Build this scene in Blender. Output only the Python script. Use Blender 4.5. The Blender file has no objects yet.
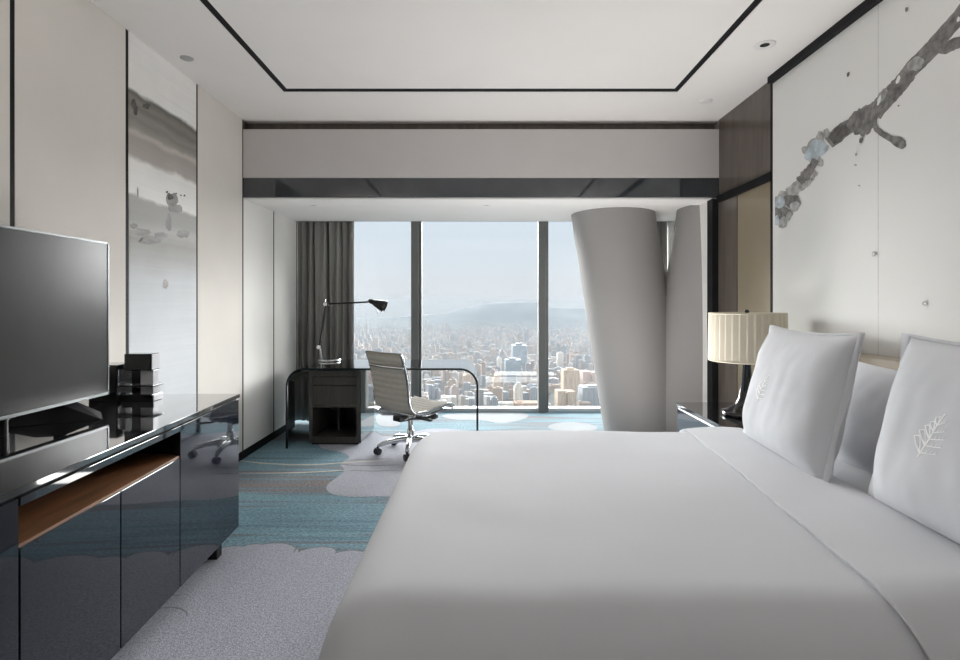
import bpy, bmesh, math, random
from mathutils import Vector, Matrix, noise
R = math.radians
PI = math.pi
random.seed(7)
SC = bpy.context.scene
COL = SC.collection
F = 537.0          # focal length in pixels of the 960 px frame
H = 1.33           # eye height

# ------------------------------------------------------------------ helpers
class MB:
    """collects shapes, then links them as one mesh object"""
    def __init__(self):
        self.v = []; self.f = []; self.m = []; self.s = []
    def add(self, verts, faces, mat=0, smooth=False):
        o = len(self.v)
        self.v += [tuple(p) for p in verts]
        for fc in faces:
            self.f.append([i + o for i in fc]); self.m.append(mat); self.s.append(smooth)
    def from_bm(self, bm, mat=0, smooth=False):
        bm.verts.index_update()
        self.add([v.co.copy() for v in bm.verts], [[v.index for v in f.verts] for f in bm.faces], mat, smooth)
        bm.free()
    def hexa(self, p, mat=0, bev=0, seg=2):
        """p: 8 corners, bottom ring then top ring"""
        faces = [(0,3,2,1), (4,5,6,7), (0,1,5,4), (1,2,6,5), (2,3,7,6), (3,0,4,7)]
        if not bev:
            self.add(p, faces, mat); return
        bm = bmesh.new()
        vs = [bm.verts.new(q) for q in p]
        for f in faces: bm.faces.new([vs[i] for i in f])
        bm.normal_update()
        bmesh.ops.bevel(bm, geom=bm.edges[:], offset=bev, segments=seg, profile=0.5, affect='EDGES')
        self.from_bm(bm, mat, False)
    def box(self, x0, x1, y0, y1, z0, z1, mat=0, bev=0, seg=2):
        self.hexa([(x0,y0,z0),(x1,y0,z0),(x1,y1,z0),(x0,y1,z0),(x0,y0,z1),(x1,y0,z1),(x1,y1,z1),(x0,y1,z1)], mat, bev, seg)
    def tube(self, pts, r, seg=10, mat=0, closed=False, flat=1.0):
        pts = [Vector(p) for p in pts]; n = len(pts)
        rs = r if isinstance(r, (list, tuple)) else [r]*n
        rings = []
        up = None
        for i, p in enumerate(pts):
            a = pts[max(i-1,0)]; b = pts[min(i+1,n-1)]
            t = (b-a).normalized()
            if up is None:
                up = Vector((0,0,1)) if abs(t.z) < .9 else Vector((1,0,0))
            s = t.cross(up).normalized(); up = s.cross(t).normalized()
            rings.append([p + s*math.cos(2*PI*k/seg)*rs[i] + up*math.sin(2*PI*k/seg)*rs[i]*flat for k in range(seg)])
        vs = [q for rg in rings for q in rg]; fs = []
        for i in range(n-1):
            for k in range(seg):
                k2 = (k+1) % seg
                fs.append((i*seg+k, i*seg+k2, (i+1)*seg+k2, (i+1)*seg+k))
        self.add(vs, fs, mat, True)
        self.add(rings[0], [tuple(range(seg))[::-1]], mat); self.add(rings[-1], [tuple(range(seg))], mat)
    def lathe(self, prof, c=(0,0,0), seg=40, mat=0, smooth=True, cap=True, M=None):
        vs = []; fs = []; n = len(prof)
        for (r, z) in prof:
            for k in range(seg):
                a = 2*PI*k/seg
                q = Vector((r*math.cos(a), r*math.sin(a), z))
                if M: q = M @ q
                vs.append((c[0]+q.x, c[1]+q.y, c[2]+q.z))
        for i in range(n-1):
            for k in range(seg):
                k2 = (k+1) % seg
                fs.append((i*seg+k, i*seg+k2, (i+1)*seg+k2, (i+1)*seg+k))
        self.add(vs, fs, mat, smooth)
        if cap:
            self.add(vs[:seg], [tuple(range(seg))[::-1]], mat); self.add(vs[-seg:], [tuple(range(seg))], mat)
    def grid(self, fn, nu, nv, mat=0, smooth=True, wrapu=False):
        vs = [fn(i/nu, j/nv) for j in range(nv+1) for i in range(nu+1)]
        w = nu+1
        fs = [(j*w+i, j*w+i+1, (j+1)*w+i+1, (j+1)*w+i) for j in range(nv) for i in range(nu)]
        self.add(vs, fs, mat, smooth)
    def poly(self, pts, mat=0):
        bm = bmesh.new()
        vs = [bm.verts.new(p) for p in pts]
        try:
            f = bm.faces.new(vs)
            bmesh.ops.triangulate(bm, faces=[f])
        except ValueError:
            pass
        self.from_bm(bm, mat, False)
    def build(self, name, mats, parent=None, auto=True):
        me = bpy.data.meshes.new(name)
        me.from_pydata(self.v, [], self.f)
        if not isinstance(mats, (list, tuple)): mats = [mats]
        for m in mats: me.materials.append(m)
        me.polygons.foreach_set('material_index', self.m)
        me.polygons.foreach_set('use_smooth', self.s)
        me.update()
        o = bpy.data.objects.new(name, me); COL.objects.link(o)
        if parent is not None:
            o.parent = parent
            o.location = -Vector(parent.get('_base', (0,0,0)))
        return o

def tag(o, label=None, cat=None, group=None, kind=None):
    if label: o['label'] = label
    if cat: o['category'] = cat
    if group: o['group'] = group
    if kind: o['kind'] = kind
    return o

def thing(name, label, cat, base=(0,0,0), group=None):
    """an Empty at the thing's base; parts built in world coordinates are shifted to it"""
    o = bpy.data.objects.new(name, None); COL.objects.link(o)
    o.location = base; o.empty_display_size = .1
    o['_base'] = tuple(base)
    return tag(o, label, cat, group)

def struct(o, label=None): return tag(o, label, None, None, 'structure')

def copy_tree(o, parent=None):
    c = o.copy(); COL.objects.link(c)
    if parent: c.parent = parent
    for ch in list(o.children): copy_tree(ch, c)
    return c

# ---- pixel measurement to place in the room (each plane in turn)
def on_floor(px, py, z=0.0):
    s = (py-305)/(H-z)
    return ((px-480)/s, F/s)
def on_right(px, py, x=2.06):
    s = (px-480)/x
    return (F/s, H-(py-305)/s)

# ------------------------------------------------------------------ materials
def nt_mat(name):
    m = bpy.data.materials.new(name); m.use_nodes = True
    return m, m.node_tree, m.node_tree.nodes['Principled BSDF']

def mat(name, col, rough=.5, metal=0.0, var=.06, scale=8.0, stretch=(1,1,1), bump=0.0, bscale=None, coat=0.0, spec=.5, sheen=0.0, emit=None):
    m, nt, b = nt_mat(name)
    N = nt.nodes; L = nt.links
    tc = N.new('ShaderNodeTexCoord'); mp = N.new('ShaderNodeMapping'); mp.inputs['Scale'].default_value = stretch
    L.new(tc.outputs['Object'], mp.inputs['Vector'])
    nz = N.new('ShaderNodeTexNoise'); nz.inputs['Scale'].default_value = scale; nz.inputs['Detail'].default_value = 4
    L.new(mp.outputs['Vector'], nz.inputs['Vector'])
    cr = N.new('ShaderNodeValToRGB')
    cr.color_ramp.elements[0].position = .3; cr.color_ramp.elements[1].position = .7
    c0 = [max(0, c*(1-var)) for c in col]; c1 = [min(1, c*(1+var)) for c in col]
    cr.color_ramp.elements[0].color = (*c0, 1); cr.color_ramp.elements[1].color = (*c1, 1)
    L.new(nz.outputs['Fac'], cr.inputs['Fac']); L.new(cr.outputs['Color'], b.inputs['Base Color'])
    b.inputs['Roughness'].default_value = rough; b.inputs['Metallic'].default_value = metal
    b.inputs['Specular IOR Level'].default_value = spec
    if coat: b.inputs['Coat Weight'].default_value = coat; b.inputs['Coat Roughness'].default_value = .03
    if sheen: b.inputs['Sheen Weight'].default_value = sheen
    if bump:
        n2 = N.new('ShaderNodeTexNoise'); n2.inputs['Scale'].default_value = bscale or scale*10; n2.inputs['Detail'].default_value = 3
        L.new(mp.outputs['Vector'], n2.inputs['Vector'])
        bp = N.new('ShaderNodeBump'); bp.inputs['Strength'].default_value = bump; bp.inputs['Distance'].default_value = .01
        L.new(n2.outputs['Fac'], bp.inputs['Height']); L.new(bp.outputs['Normal'], b.inputs['Normal'])
    return m

def pane_mat(name, tint, refl=1.0, rough=.0):
    """clear sheet glass: see-through tint plus a mirror reflection by angle"""
    m = bpy.data.materials.new(name); m.use_nodes = True
    nt = m.node_tree; N = nt.nodes; L = nt.links; N.clear()
    out = N.new('ShaderNodeOutputMaterial')
    tr = N.new('ShaderNodeBsdfTransparent')
    nz = N.new('ShaderNodeTexNoise'); nz.inputs['Scale'].default_value = 1.5
    cr = N.new('ShaderNodeValToRGB')
    cr.color_ramp.elements[0].color = (*[t*.985 for t in tint], 1); cr.color_ramp.elements[1].color = (*tint, 1)
    L.new(nz.outputs['Fac'], cr.inputs['Fac']); L.new(cr.outputs['Color'], tr.inputs['Color'])
    gl = N.new('ShaderNodeBsdfGlossy'); gl.inputs['Roughness'].default_value = rough
    fr = N.new('ShaderNodeFresnel'); fr.inputs['IOR'].default_value = 1.5
    mu = N.new('ShaderNodeMath'); mu.operation = 'MULTIPLY'; mu.inputs[1].default_value = refl
    mx = N.new('ShaderNodeMixShader')
    L.new(fr.outputs['Fac'], mu.inputs[0]); L.new(mu.outputs[0], mx.inputs['Fac'])
    L.new(tr.outputs[0], mx.inputs[1]); L.new(gl.outputs[0], mx.inputs[2]); L.new(mx.outputs[0], out.inputs['Surface'])
    return m

M = {}
M['ceiling'] = mat('ceiling_paint', (.80,.775,.755), .9, var=.015, scale=2)
M['beam'] = mat('beam_fabric', (.56,.535,.525), .85, var=.02, scale=3, bump=.05, bscale=300)
M['alcove_ceiling'] = mat('white_paint', (.88,.86,.84), .85, var=.01, scale=2)
M['panel'] = mat('wall_fabric', (.73,.695,.645), .85, var=.025, scale=2.5, bump=.06, bscale=350)
M['panel_side'] = mat('pale_wall_panel', (.82,.805,.775), .8, var=.02, scale=2)
M['black_trim'] = mat('black_trim', (.010,.010,.012), .6, var=.2, spec=.2)
M['black_gloss'] = mat('black_glass', (.008,.010,.013), .03, var=.2, coat=.5)
M['lacquer'] = mat('black_lacquer', (.010,.013,.020), .035, var=.25, coat=.45, spec=.5)
M['lacquer_top'] = mat('black_lacquer_top', (.012,.013,.015), .05, var=.25, coat=1.0, spec=.8)
M['band_glass'] = mat('dark_mirror_glass', (.030,.036,.042), .03, metal=0, var=.1, coat=.7, spec=.7)
M['oak'] = mat('brown_wood', (.20,.085,.032), .5, var=.35, scale=5, stretch=(6,.7,6), bump=.04)
M['white'] = mat('white_plaster', (.305,.294,.287), .75, var=.015, scale=2)
M['dark_wood'] = mat('dark_brown_wood', (.10,.082,.068), .30, var=.22, scale=4, stretch=(5,5,.5), coat=.15)
M['bronze'] = mat('bronze_panel', (.27,.225,.155), .35, metal=.2, var=.06, scale=3, coat=.2)
M['carpet_base'] = None
M['linen'] = mat('white_linen', (.555,.565,.595), .9, var=.012, scale=3, bump=.04, bscale=500, sheen=.15)
M['linen_fold'] = mat('white_sheet', (.57,.58,.61), .9, var=.012, scale=3, bump=.03, bscale=500, sheen=.15)
M['pillow'] = mat('pillow_cotton', (.64,.65,.68), .9, var=.012, scale=4, bump=.04, bscale=400, sheen=.1)
M['thread'] = mat('white_thread', (.95,.95,.96), .7, var=.02, scale=60)
M['headboard'] = mat('tan_leather', (.34,.29,.23), .55, var=.06, scale=6, bump=.05, bscale=120)
M['bed_base'] = mat('grey_bed_base', (.25,.24,.24), .9, var=.05)
M['curtain'] = mat('grey_curtain', (.25,.245,.23), .85, var=.10, scale=3, stretch=(30,30,.4), bump=.04, bscale=200, sheen=.3)
M['alu'] = mat('polished_aluminium', (.58,.59,.60), .16, metal=1.0, var=.03)
M['frame'] = mat('window_frame_metal', (.15,.155,.15), .6, metal=.1, var=.05)
M['frame_pale'] = mat('window_sill_metal', (.62,.64,.66), .4, metal=.2, var=.03)
M['plastic'] = mat('black_plastic', (.015,.015,.017), .4, var=.1)
M['mesh'] = mat('beige_mesh', (.47,.44,.385), .7, var=.05, scale=30, bump=.1, bscale=400)
M['shade'] = mat('cream_pleated_silk', (.64,.585,.475), .8, var=.04, scale=20, stretch=(1,1,.1))
M['desk_wood'] = mat('dark_grey_oak', (.050,.046,.040), .4, var=.3, scale=5, stretch=(5,5,.5))
M['gloss_wood'] = mat('dark_polished_side', (.028,.034,.034), .06, var=.2, coat=.8)
M['screen'] = mat('tv_screen', (.042,.042,.041), .20, var=.03, spec=.28)
M['bezel'] = mat('dark_metal_bezel', (.16,.165,.17), .3, metal=.8, var=.05)
M['lamp_black'] = mat('lamp_black_metal', (.015,.013,.014), .3, metal=.3, var=.1)
M['clear'] = mat('white_acrylic', (.75,.76,.80), .15, var=.03)
M['glass'] = pane_mat('window_glass', (.965,.98,.985), .55)
M['desk_glass'] = pane_mat('smoked_desk_glass', (.36,.42,.43), 1.6, .01)
M['glass_edge'] = mat('dark_glass_edge', (.006,.010,.011), .12, var=.2)
M['grey_fixture'] = mat('grey_fixture', (.38,.38,.38), .6, var=.02)
M['fixture'] = mat('white_fixture', (.72,.71,.70), .6, var=.02)

def carpet_teal():
    m, nt, b = nt_mat('teal_streaked_carpet'); N = nt.nodes; L = nt.links
    tc = N.new('ShaderNodeTexCoord')
    def noise_(scale, st, det=5):
        mp = N.new('ShaderNodeMapping'); mp.inputs['Scale'].default_value = st
        L.new(tc.outputs['Object'], mp.inputs['Vector'])
        n = N.new('ShaderNodeTexNoise'); n.inputs['Scale'].default_value = scale; n.inputs['Detail'].default_value = det
        n.inputs['Roughness'].default_value = .65
        L.new(mp.outputs['Vector'], n.inputs['Vector']); return n
    streak = noise_(1.0, (.6, 16.0, 1), 8)
    broad = noise_(1.0, (.35, 1.7, 1), 2)
    grain = noise_(75, (.7, 1.6, 1), 4)
    cr = N.new('ShaderNodeValToRGB'); e = cr.color_ramp.elements
    e[0].position = .26; e[0].color = (0.114,0.147,0.176,1)
    e[1].position = .74; e[1].color = (0.304,0.242,0.235,1)
    for p, c in ((.40,(0.144,0.248,0.307,1)), (.48,(0.205,0.350,0.425,1)), (.54,(0.167,0.210,0.242,1)), (.60,(0.235,0.197,0.196,1))):
        q = e.new(p); q.color = c
    mx = N.new('ShaderNodeMath'); mx.operation = 'MULTIPLY_ADD'; mx.inputs[1].default_value = .55
    m2 = N.new('ShaderNodeMath'); m2.operation = 'MULTIPLY'; m2.inputs[1].default_value = .45
    L.new(broad.outputs['Fac'], m2.inputs[0]); L.new(streak.outputs['Fac'], mx.inputs[0]); L.new(m2.outputs[0], mx.inputs[2])
    L.new(mx.outputs[0], cr.inputs['Fac'])
    g = N.new('ShaderNodeMix'); g.data_type = 'RGBA'; g.blend_type = 'MULTIPLY'; g.inputs['Factor'].default_value = 1
    gr = N.new('ShaderNodeValToRGB'); gr.color_ramp.elements[0].color = (.30,.30,.32,1); gr.color_ramp.elements[1].color = (1.65,1.65,1.62,1)
    gr.color_ramp.elements[0].position = .3; gr.color_ramp.elements[1].position = .7
    L.new(grain.outputs['Fac'], gr.inputs['Fac']); L.new(cr.outputs['Color'], g.inputs['A']); L.new(gr.outputs['Color'], g.inputs['B'])
    L.new(g.outputs['Result'], b.inputs['Base Color'])
    b.inputs['Roughness'].default_value = .95
    bp = N.new('ShaderNodeBump'); bp.inputs['Strength'].default_value = .35; bp.inputs['Distance'].default_value = .006
    L.new(grain.outputs['Fac'], bp.inputs['Height']); L.new(bp.outputs['Normal'], b.inputs['Normal'])
    return m
M['teal'] = carpet_teal()
M['cloud'] = mat('lilac_grey_carpet', (.405,.415,.475), .95, var=.34, scale=120, bump=.4, bscale=200)
M['cloud_pale'] = mat('pale_grey_carpet', (.35,.375,.40), .95, var=.12, scale=150, bump=.3, bscale=140)
M['cloud_edge'] = mat('carpet_outline', (.20,.22,.22), .95, var=.15, scale=60)
M['carpet_line'] = mat('cream_carpet_line', (.62,.60,.55), .95, var=.1, scale=60)
M['carpet_sand'] = mat('sand_carpet', (.40,.38,.34), .95, var=.15, scale=60)

def painted_panel_mat():
    m, nt, b = nt_mat('ink_wash_painting'); N = nt.nodes; L = nt.links
    tc = N.new('ShaderNodeTexCoord'); sp = N.new('ShaderNodeSeparateXYZ')
    L.new(tc.outputs['Object'], sp.inputs[0])
    def noise_(scale, st, det=5):
        mp = N.new('ShaderNodeMapping'); mp.inputs['Scale'].default_value = st
        L.new(tc.outputs['Object'], mp.inputs['Vector'])
        n = N.new('ShaderNodeTexNoise'); n.inputs['Scale'].default_value = scale; n.inputs['Detail'].default_value = det
        L.new(mp.outputs['Vector'], n.inputs['Vector']); return n.outputs['Fac']
    def math_(op, a, c, d=None):
        n = N.new('ShaderNodeMath'); n.operation = op
        for i, x in enumerate((a, c) if d is None else (a, c, d)):
            if isinstance(x, (int, float)): n.inputs[i].default_value = x
            else: L.new(x, n.inputs[i])
        return n.outputs[0]
    wob = noise_(1.0, (1, 4.5, 7), 8); fine = noise_(1.0, (1, 1.2, 60), 4); blot = noise_(4.5, (1,1,.8), 8)
    z = math_('MULTIPLY_ADD', math_('SUBTRACT', wob, .5), .085, sp.outputs['Z'])     # ragged height
    zr = math_('DIVIDE', math_('SUBTRACT', z, .6), 2.4)                             # .6 .. 3.0 m to 0 .. 1
    cr = N.new('ShaderNodeValToRGB'); e = cr.color_ramp.elements
    def pos(h): return (h-.6)/2.4
    stops = [(.60,(.50,.52,.54)), (1.05,(.49,.51,.53)), (1.30,(.46,.48,.50)), (1.50,(.43,.445,.46)), (1.60,(.36,.36,.355)), (1.72,(.30,.29,.27)), (1.80,(.40,.395,.38)),
             (1.86,(.33,.325,.31)), (1.965,(.36,.355,.34)), (1.985,(.70,.69,.665)), (2.185,(.70,.69,.665)), (2.215,(.42,.39,.36)), (2.33,(.36,.33,.30)), (2.36,(.50,.47,.43)),
             (2.385,(.30,.28,.255)), (2.43,(.22,.205,.185)), (2.46,(.26,.245,.22)), (2.50,(.17,.16,.145)), (2.535,(.22,.205,.185)), (2.59,(.125,.118,.106)), (2.615,(.70,.69,.665)), (2.95,(.71,.70,.68))]
    stops = [(h, tuple(min(.92, q*1.16+.09*(q>.6)) for q in c)) for h, c in stops]
    e[0].position = pos(stops[0][0]); e[0].color = (*stops[0][1],1)
    e[1].position = min(1, pos(stops[-1][0])); e[1].color = (*stops[-1][1],1)
    for h, c in stops[1:-1]:
        q = e.new(pos(h)); q.color = (*c,1)
    L.new(zr, cr.inputs['Fac'])
    mx = N.new('ShaderNodeMix'); mx.data_type = 'RGBA'; mx.blend_type = 'MULTIPLY'; mx.inputs['Factor'].default_value = .25
    fr = N.new('ShaderNodeValToRGB'); fr.color_ramp.elements[0].position=.3; fr.color_ramp.elements[1].position=.62
    fr.color_ramp.elements[0].color = (.62,.62,.62,1); fr.color_ramp.elements[1].color = (1,1,1,1)
    L.new(math_('MULTIPLY_ADD', fine, .5, math_('MULTIPLY', blot, .5)), fr.inputs['Fac'])
    L.new(cr.outputs['Color'], mx.inputs['A']); L.new(fr.outputs['Color'], mx.inputs['B'])
    # the blank paper stays clean
    L.new(mx.outputs['Result'], b.inputs['Base Color'])
    b.inputs['Roughness'].default_value = .6
    return m
M['painting'] = painted_panel_mat()
M['wash'] = mat('grey_wash', (.31,.30,.29), .6, var=.25, scale=14, stretch=(1,.5,2))
M['wash_dark'] = mat('dark_wash', (.28,.27,.255), .6, var=.3, scale=18, stretch=(1,.5,2))
M['paper'] = mat('mural_paper', (.77,.77,.75), .7, var=.02, scale=1.5)
def ink(name, c, var, scale):
    return mat(name, c, .75, var=var, scale=scale, stretch=(1,1,1))
M['ink_dark'] = ink('ink_dark', (.105,.10,.094), .45, 22)
M['ink_mid'] = ink('ink_mid', (.185,.18,.172), .50, 26)
M['ink_pale'] = ink('ink_pale', (.38,.38,.37), .40, 24)
M['ink_blue'] = ink('ink_blue', (.45,.515,.555), .30, 24)

# ------------------------------------------------------------------ setting
XL, XR, ZC = -2.05, 2.07, 2.93       # left wall, right wall, ceiling
YB, YA, YP, YW = -2.4, 4.64, 5.98, 6.72   # back wall, alcove start, curtain pocket, window
ZA = 2.26                            # alcove ceiling

# floor: wall-to-wall carpet with woven clouds
fl = MB()
fl.box(XL-.1, 2.75, YB-.1, YW+.12, -.12, 0, 0)
def smooth_closed(pts, it=2):
    for _ in range(it):
        q = []
        n = len(pts)
        for i in range(n):
            a = Vector(pts[i]); c = Vector(pts[(i+1) % n])
            q += [tuple(a*.75+c*.25), tuple(a*.25+c*.75)]
        pts = q
    return pts
def scallop(pts, bulge=.10, n=7):
    """turns a polyline of cusps into lobes that bulge to its left"""
    out = []
    for (a, c) in zip(pts[:-1], pts[1:]):
        a = Vector(a); c = Vector(c); t = c-a; nn = Vector((-t.y, t.x))
        for k in range(n):
            w = k/n
            out.append(tuple(a + t*w + nn*bulge*4*w*(1-w)*1.1))
    out.append(tuple(pts[-1]))
    return out
def flat(pts, z, m): fl.poly([(p[0], p[1], z) for p in pts], m)
# big cloud in the foreground; its scalloped edge crosses the room by the end of the cabinet
edge = [on_floor(*p) for p in ((178,556),(214,551),(243,547),(262,545),(295,548),(297,553),(330,548),(335,554),(362,552),(420,553),(470,548),(540,552))]
edge = scallop(edge, .16, 6)
near = [(1.2,2.9),(1.2,.3),(-1.98,.3),(-1.98,2.6)]
e_out = [(x, y+.012) for x, y in edge]
flat(edge + near, .0015, 1)
flat(e_out + near, .0008, 4)
# second cloud under the desk chair
c2 = [on_floor(*p) for p in ((470,497),(430,499),(377,496),(357,498),(331,495),(324,487),(339,476),(346,470),(338,464),(352,458),(342,452),(322,449),(317,444),(340,440),(362,440),(372,430),(377,433),(384,437),(402,436),(420,430),(440,428),(470,431),(490,433))]
c2s = smooth_closed(c2, 2)
flat(c2s, .0015, 1)
# pale clouds by the window
for blob in (((375,415),(385,412.5),(398,414),(402,421),(398,427),(384,427),(377,425)),
             ((440,417),(446,414),(470,413),(500,412.5),(524,413),(530,416),(520,421),(500,424.5),(488,421),(470,420),(455,420.5)),
             ((545,427),(556,423),(572,422),(590,424),(600,428),(590,432),(560,432))):
    flat(smooth_closed([on_floor(*p) for p in blob], 2), .0022, 2)
# thin woven lines
def fline(pts, w, m, z=.003):
    P = [Vector(on_floor(*p)) for p in pts]
    L_, R_ = [], []
    for i, p in enumerate(P):
        t = (P[min(i+1,len(P)-1)]-P[max(i-1,0)]).normalized(); n = Vector((-t.y,t.x))*w*(.5 if 0 < i < len(P)-1 else .2)
        L_.append(p+n); R_.append(p-n)
    for i in range(len(P)-1):
        fl.add([(L_[i].x,L_[i].y,z),(R_[i].x,R_[i].y,z),(R_[i+1].x,R_[i+1].y,z),(L_[i+1].x,L_[i+1].y,z)], [(0,1,2,3)], m)
fline([(239,461),(262,463.5),(290,465),(318,465),(340,463.5),(360,462),(385,461)], .030, 5)
fline([(239,473.5),(270,473.5),(300,473),(330,471.5),(352,470)], .026, 5)
fline([(332,463),(350,465.5),(375,466),(400,465)], .018, 3); fline([(340,461),(365,459.5),(392,459)], .018, 3); fline([(345,470.5),(372,471.5),(398,470.5)], .018, 3)
fline([(294,553),(297,548),(296,545)], .012, 3); fline([(166,596.5),(173,595.7),(181,596)], .008, 3)
fline([(159,609),(166,608.4),(173,607.8),(181,609.5),(187,613),(186.5,617)], .007, 3)
fline([(352,490),(367,487),(372,484)], .012, 6); fline([(326,449),(332,451),(331,449)], .02, 6)
floor = struct(fl.build('floor', [M['teal'], M['cloud'], M['cloud_pale'], M['cloud_edge'], M['cloud_edge'], M['carpet_line'], M['carpet_sand']]))

# ceiling with the black slot
cl = MB()
sx0, sx1, sy0, sy1, sw = -1.475, 1.485, -1.2, 4.035, .045
cl.box(XL-.12, sx0, YB-.1, YA+.12, ZC, ZC+.10)
cl.box(sx1, XR+.12, YB-.1, YA+.12, ZC, ZC+.10)
cl.box(sx0, sx1, sy1, YA+.12, ZC, ZC+.10)
cl.box(sx0, sx1, YB-.1, sy0, ZC, ZC+.10)
cl.box(sx0+sw, sx1-sw, sy0+sw, sy1-.065, ZC, ZC+.10)
cl.box(sx0-.02, sx1+.02, sy0-.02, sy1+.02, ZC+.10, ZC+.14, 1)
for (a, b_, c, d) in ((sx0,sx0+sw,sy0,sy1),(sx1-sw,sx1,sy0,sy1),(sx0+sw,sx1-sw,sy1-.065,sy1),(sx0+sw,sx1-sw,sy0,sy0+sw)):
    cl.box(a, b_, c, d, ZC+.004, ZC+.10, 1)
struct(cl.build('ceiling', [M['ceiling'], M['black_trim']]))

# beam over the alcove, with shadow gap above and dark glass band below
bm_ = MB()
bm_.box(XL, XR, YA, YA+.30, 2.43, 2.85, 0, .004)
bm_.box(XL-.12, XR+.1, YA+.10, YA+.30, 2.85, ZC+.12, 1)
bm_.box(XL-.12, XL-.001, YA+.01, YA+.30, 2.48, ZC+.12, 1)
struct(bm_.build('trim_1', [M['beam'], M['dark_wood']]))
bd = MB(); bd.box(XL, XR, YA+.003, YA+.30, ZA, 2.43, 0, .003)
struct(bd.build('trim_2', M['band_glass']))
ac = MB()
ac.box(XL, 2.75, YA+.30, YP, ZA, ZA+.10)
ac.box(XL, XR, YA+.02, YA+.30, ZA-.012, ZA+.0)
ac.box(XL, 2.75, YP-.02, YP, ZA, 2.50)
ac.box(XL-.1, 2.75, YP-.02, YW+.12, 2.50, 2.56)
ac.box(XL-.1, 2.75, YW-.06, YW+.12, 2.40, 2.50)
struct(ac.build('ceiling_alcove', M['alcove_ceiling']))

# left wall: dark backing and fabric panels between black reveals
wl = MB(); wl.box(XL-.14, XL-.03, YB-.1, YW+.12, 0, ZC+.1)
for y in (-.71, .06, .825, 1.59, 2.355, 3.12, 3.89, 4.645, 5.34, 6.01): wl.box(XL-.03, XL-.0015, y-.012, y+.012, .07, ZC if y < 4.7 else 2.5)
wall_left = struct(wl.build('wall_left', M['black_trim']))
div = [-.71, .06, .825, 1.59, 2.355, 3.12, 3.89, 4.645, 5.34, 6.01, YW]
gap = .0118
prev = YB
for i, y in enumerate(div):
    y0, y1 = prev + (gap if i else 0), y - gap
    top = ZC if y <= 4.7 else 2.5
    if abs(y-3.89) > .01:
        p = MB(); p.box(XL-.03, XL, y0, y1, .07, top, 0, .003)
        p.build('wall_panel', M['panel'] if y < 4.7 else M['panel_side'], wall_left)
    prev = y
bb = MB(); bb.box(XL-.03, XL+.004, YB, YW, 0, .07)
struct(bb.build('baseboard_left', M['black_trim']))
pp = MB(); pp.box(XL-.03, XL+.002, 3.12+gap, 3.89-gap, .07, ZC, 0, .003)
def lwall(px, py, off):
    k = (480-px)/(-XL); return (XL+.002+off, min(max(F/k, 3.135), 3.875), H-(py-305)/k)
def lblob(cx, cy, rx, ry, m, off, seed, jit=.4):
    pts = []
    for k in range(26):
        t = 2*PI*k/26
        q = 1+jit*noise.noise(Vector((math.cos(t)*1.9, math.sin(t)*1.9, seed*3.7)))
        pts.append(lwall(cx+rx*math.cos(t)*q, cy+ry*math.sin(t)*q, off))
    pp.poly(pts, m)
for n_, (px, py, a, c, m) in enumerate(((171,200,6.5,7.5,1),(172,205,4,8,2),(170,197,3,3,3),(176,209,6,4,1),(166.5,192,1.2,1.0,3),(168.5,193.5,.8,.8,3),(176,193.5,.8,.7,3),(180.5,195.5,.8,.8,3),(184,195.5,.9,.9,3),
        (135,110,2.2,5.5,3),(133,104,2.5,5,3),(146,106,4,3,3),(168,222,3,9,1),(139,232,8,4,1),(150,240,11,5,2),(160,236,7,4,1),(182,234,7,4,1),(146,232,4,2.5,2),(137,192,1.0,5,1),(165,284,2.5,5,1),(133,226,4,3,2))):
    lblob(px, py, a, c, m, .0004+.00012*n_, n_+1)
art_l = pp.build('painted_panel', [M['painting'], M['wash'], M['wash_dark'], M['ink_dark']])
tag(art_l, 'tall ink wash painting of grey brush bands set between beige wall panels', 'painting')

# right wall
wr = MB()
wr.box(XR, XR+.12, YB-.1, YA+.02, 0, ZC+.1, 0)
wr.box(XR, 2.30, YA+.02, 4.97, 0, ZC+.1, 1)
struct(wr.build('wall_right', [M['white'], M['white']]))
stub = MB(); stub.box(2.012, 2.30, YA+.10, 4.97, 0, ZA, 0, .003)
struct(stub.build('trim_3', M['panel_side']))
wa = MB(); wa.box(2.19, 2.30, 4.97, YW+.12, 0, 2.5)
struct(wa.build('wall_alcove', M['panel_side']))
up = MB(); up.box(XR-.006, XR, 3.79, YA, 2.27, ZC, 0, .002)
struct(up.build('trim_4', M['dark_wood']))
fr = MB()
fr.box(XR-.022, XR, 3.79, YA, 2.21, 2.27)           # black rail
fr.box(2.005, XR+.06, YA-.005, YA+.10, 0, ZA-.012)
fr.box(XR-.012, XR, 4.30, YA, 0, 2.21, 1)         # black jamb
fr.box(XR-.016, XR, 3.775, 3.80, 0, ZC)
struct(fr.build('trim_5', [M['black_trim'], M['dark_wood']]))
bz = MB(); bz.box(XR-.008, XR, 3.80, 4.30, 0, 2.21, 0, .002)
struct(bz.build('trim_6', M['bronze']))
ct = MB(); ct.box(XR-.05, XR, YB, 3.775, ZC-.045, ZC)
struct(ct.build('trim_7', M['black_trim']))

# back wall behind the viewer
wb = MB(); wb.box(XL-.14, XR+.12, YB-.14, YB, 0, ZC+.1)
struct(wb.build('wall_back', M['panel']))

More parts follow.
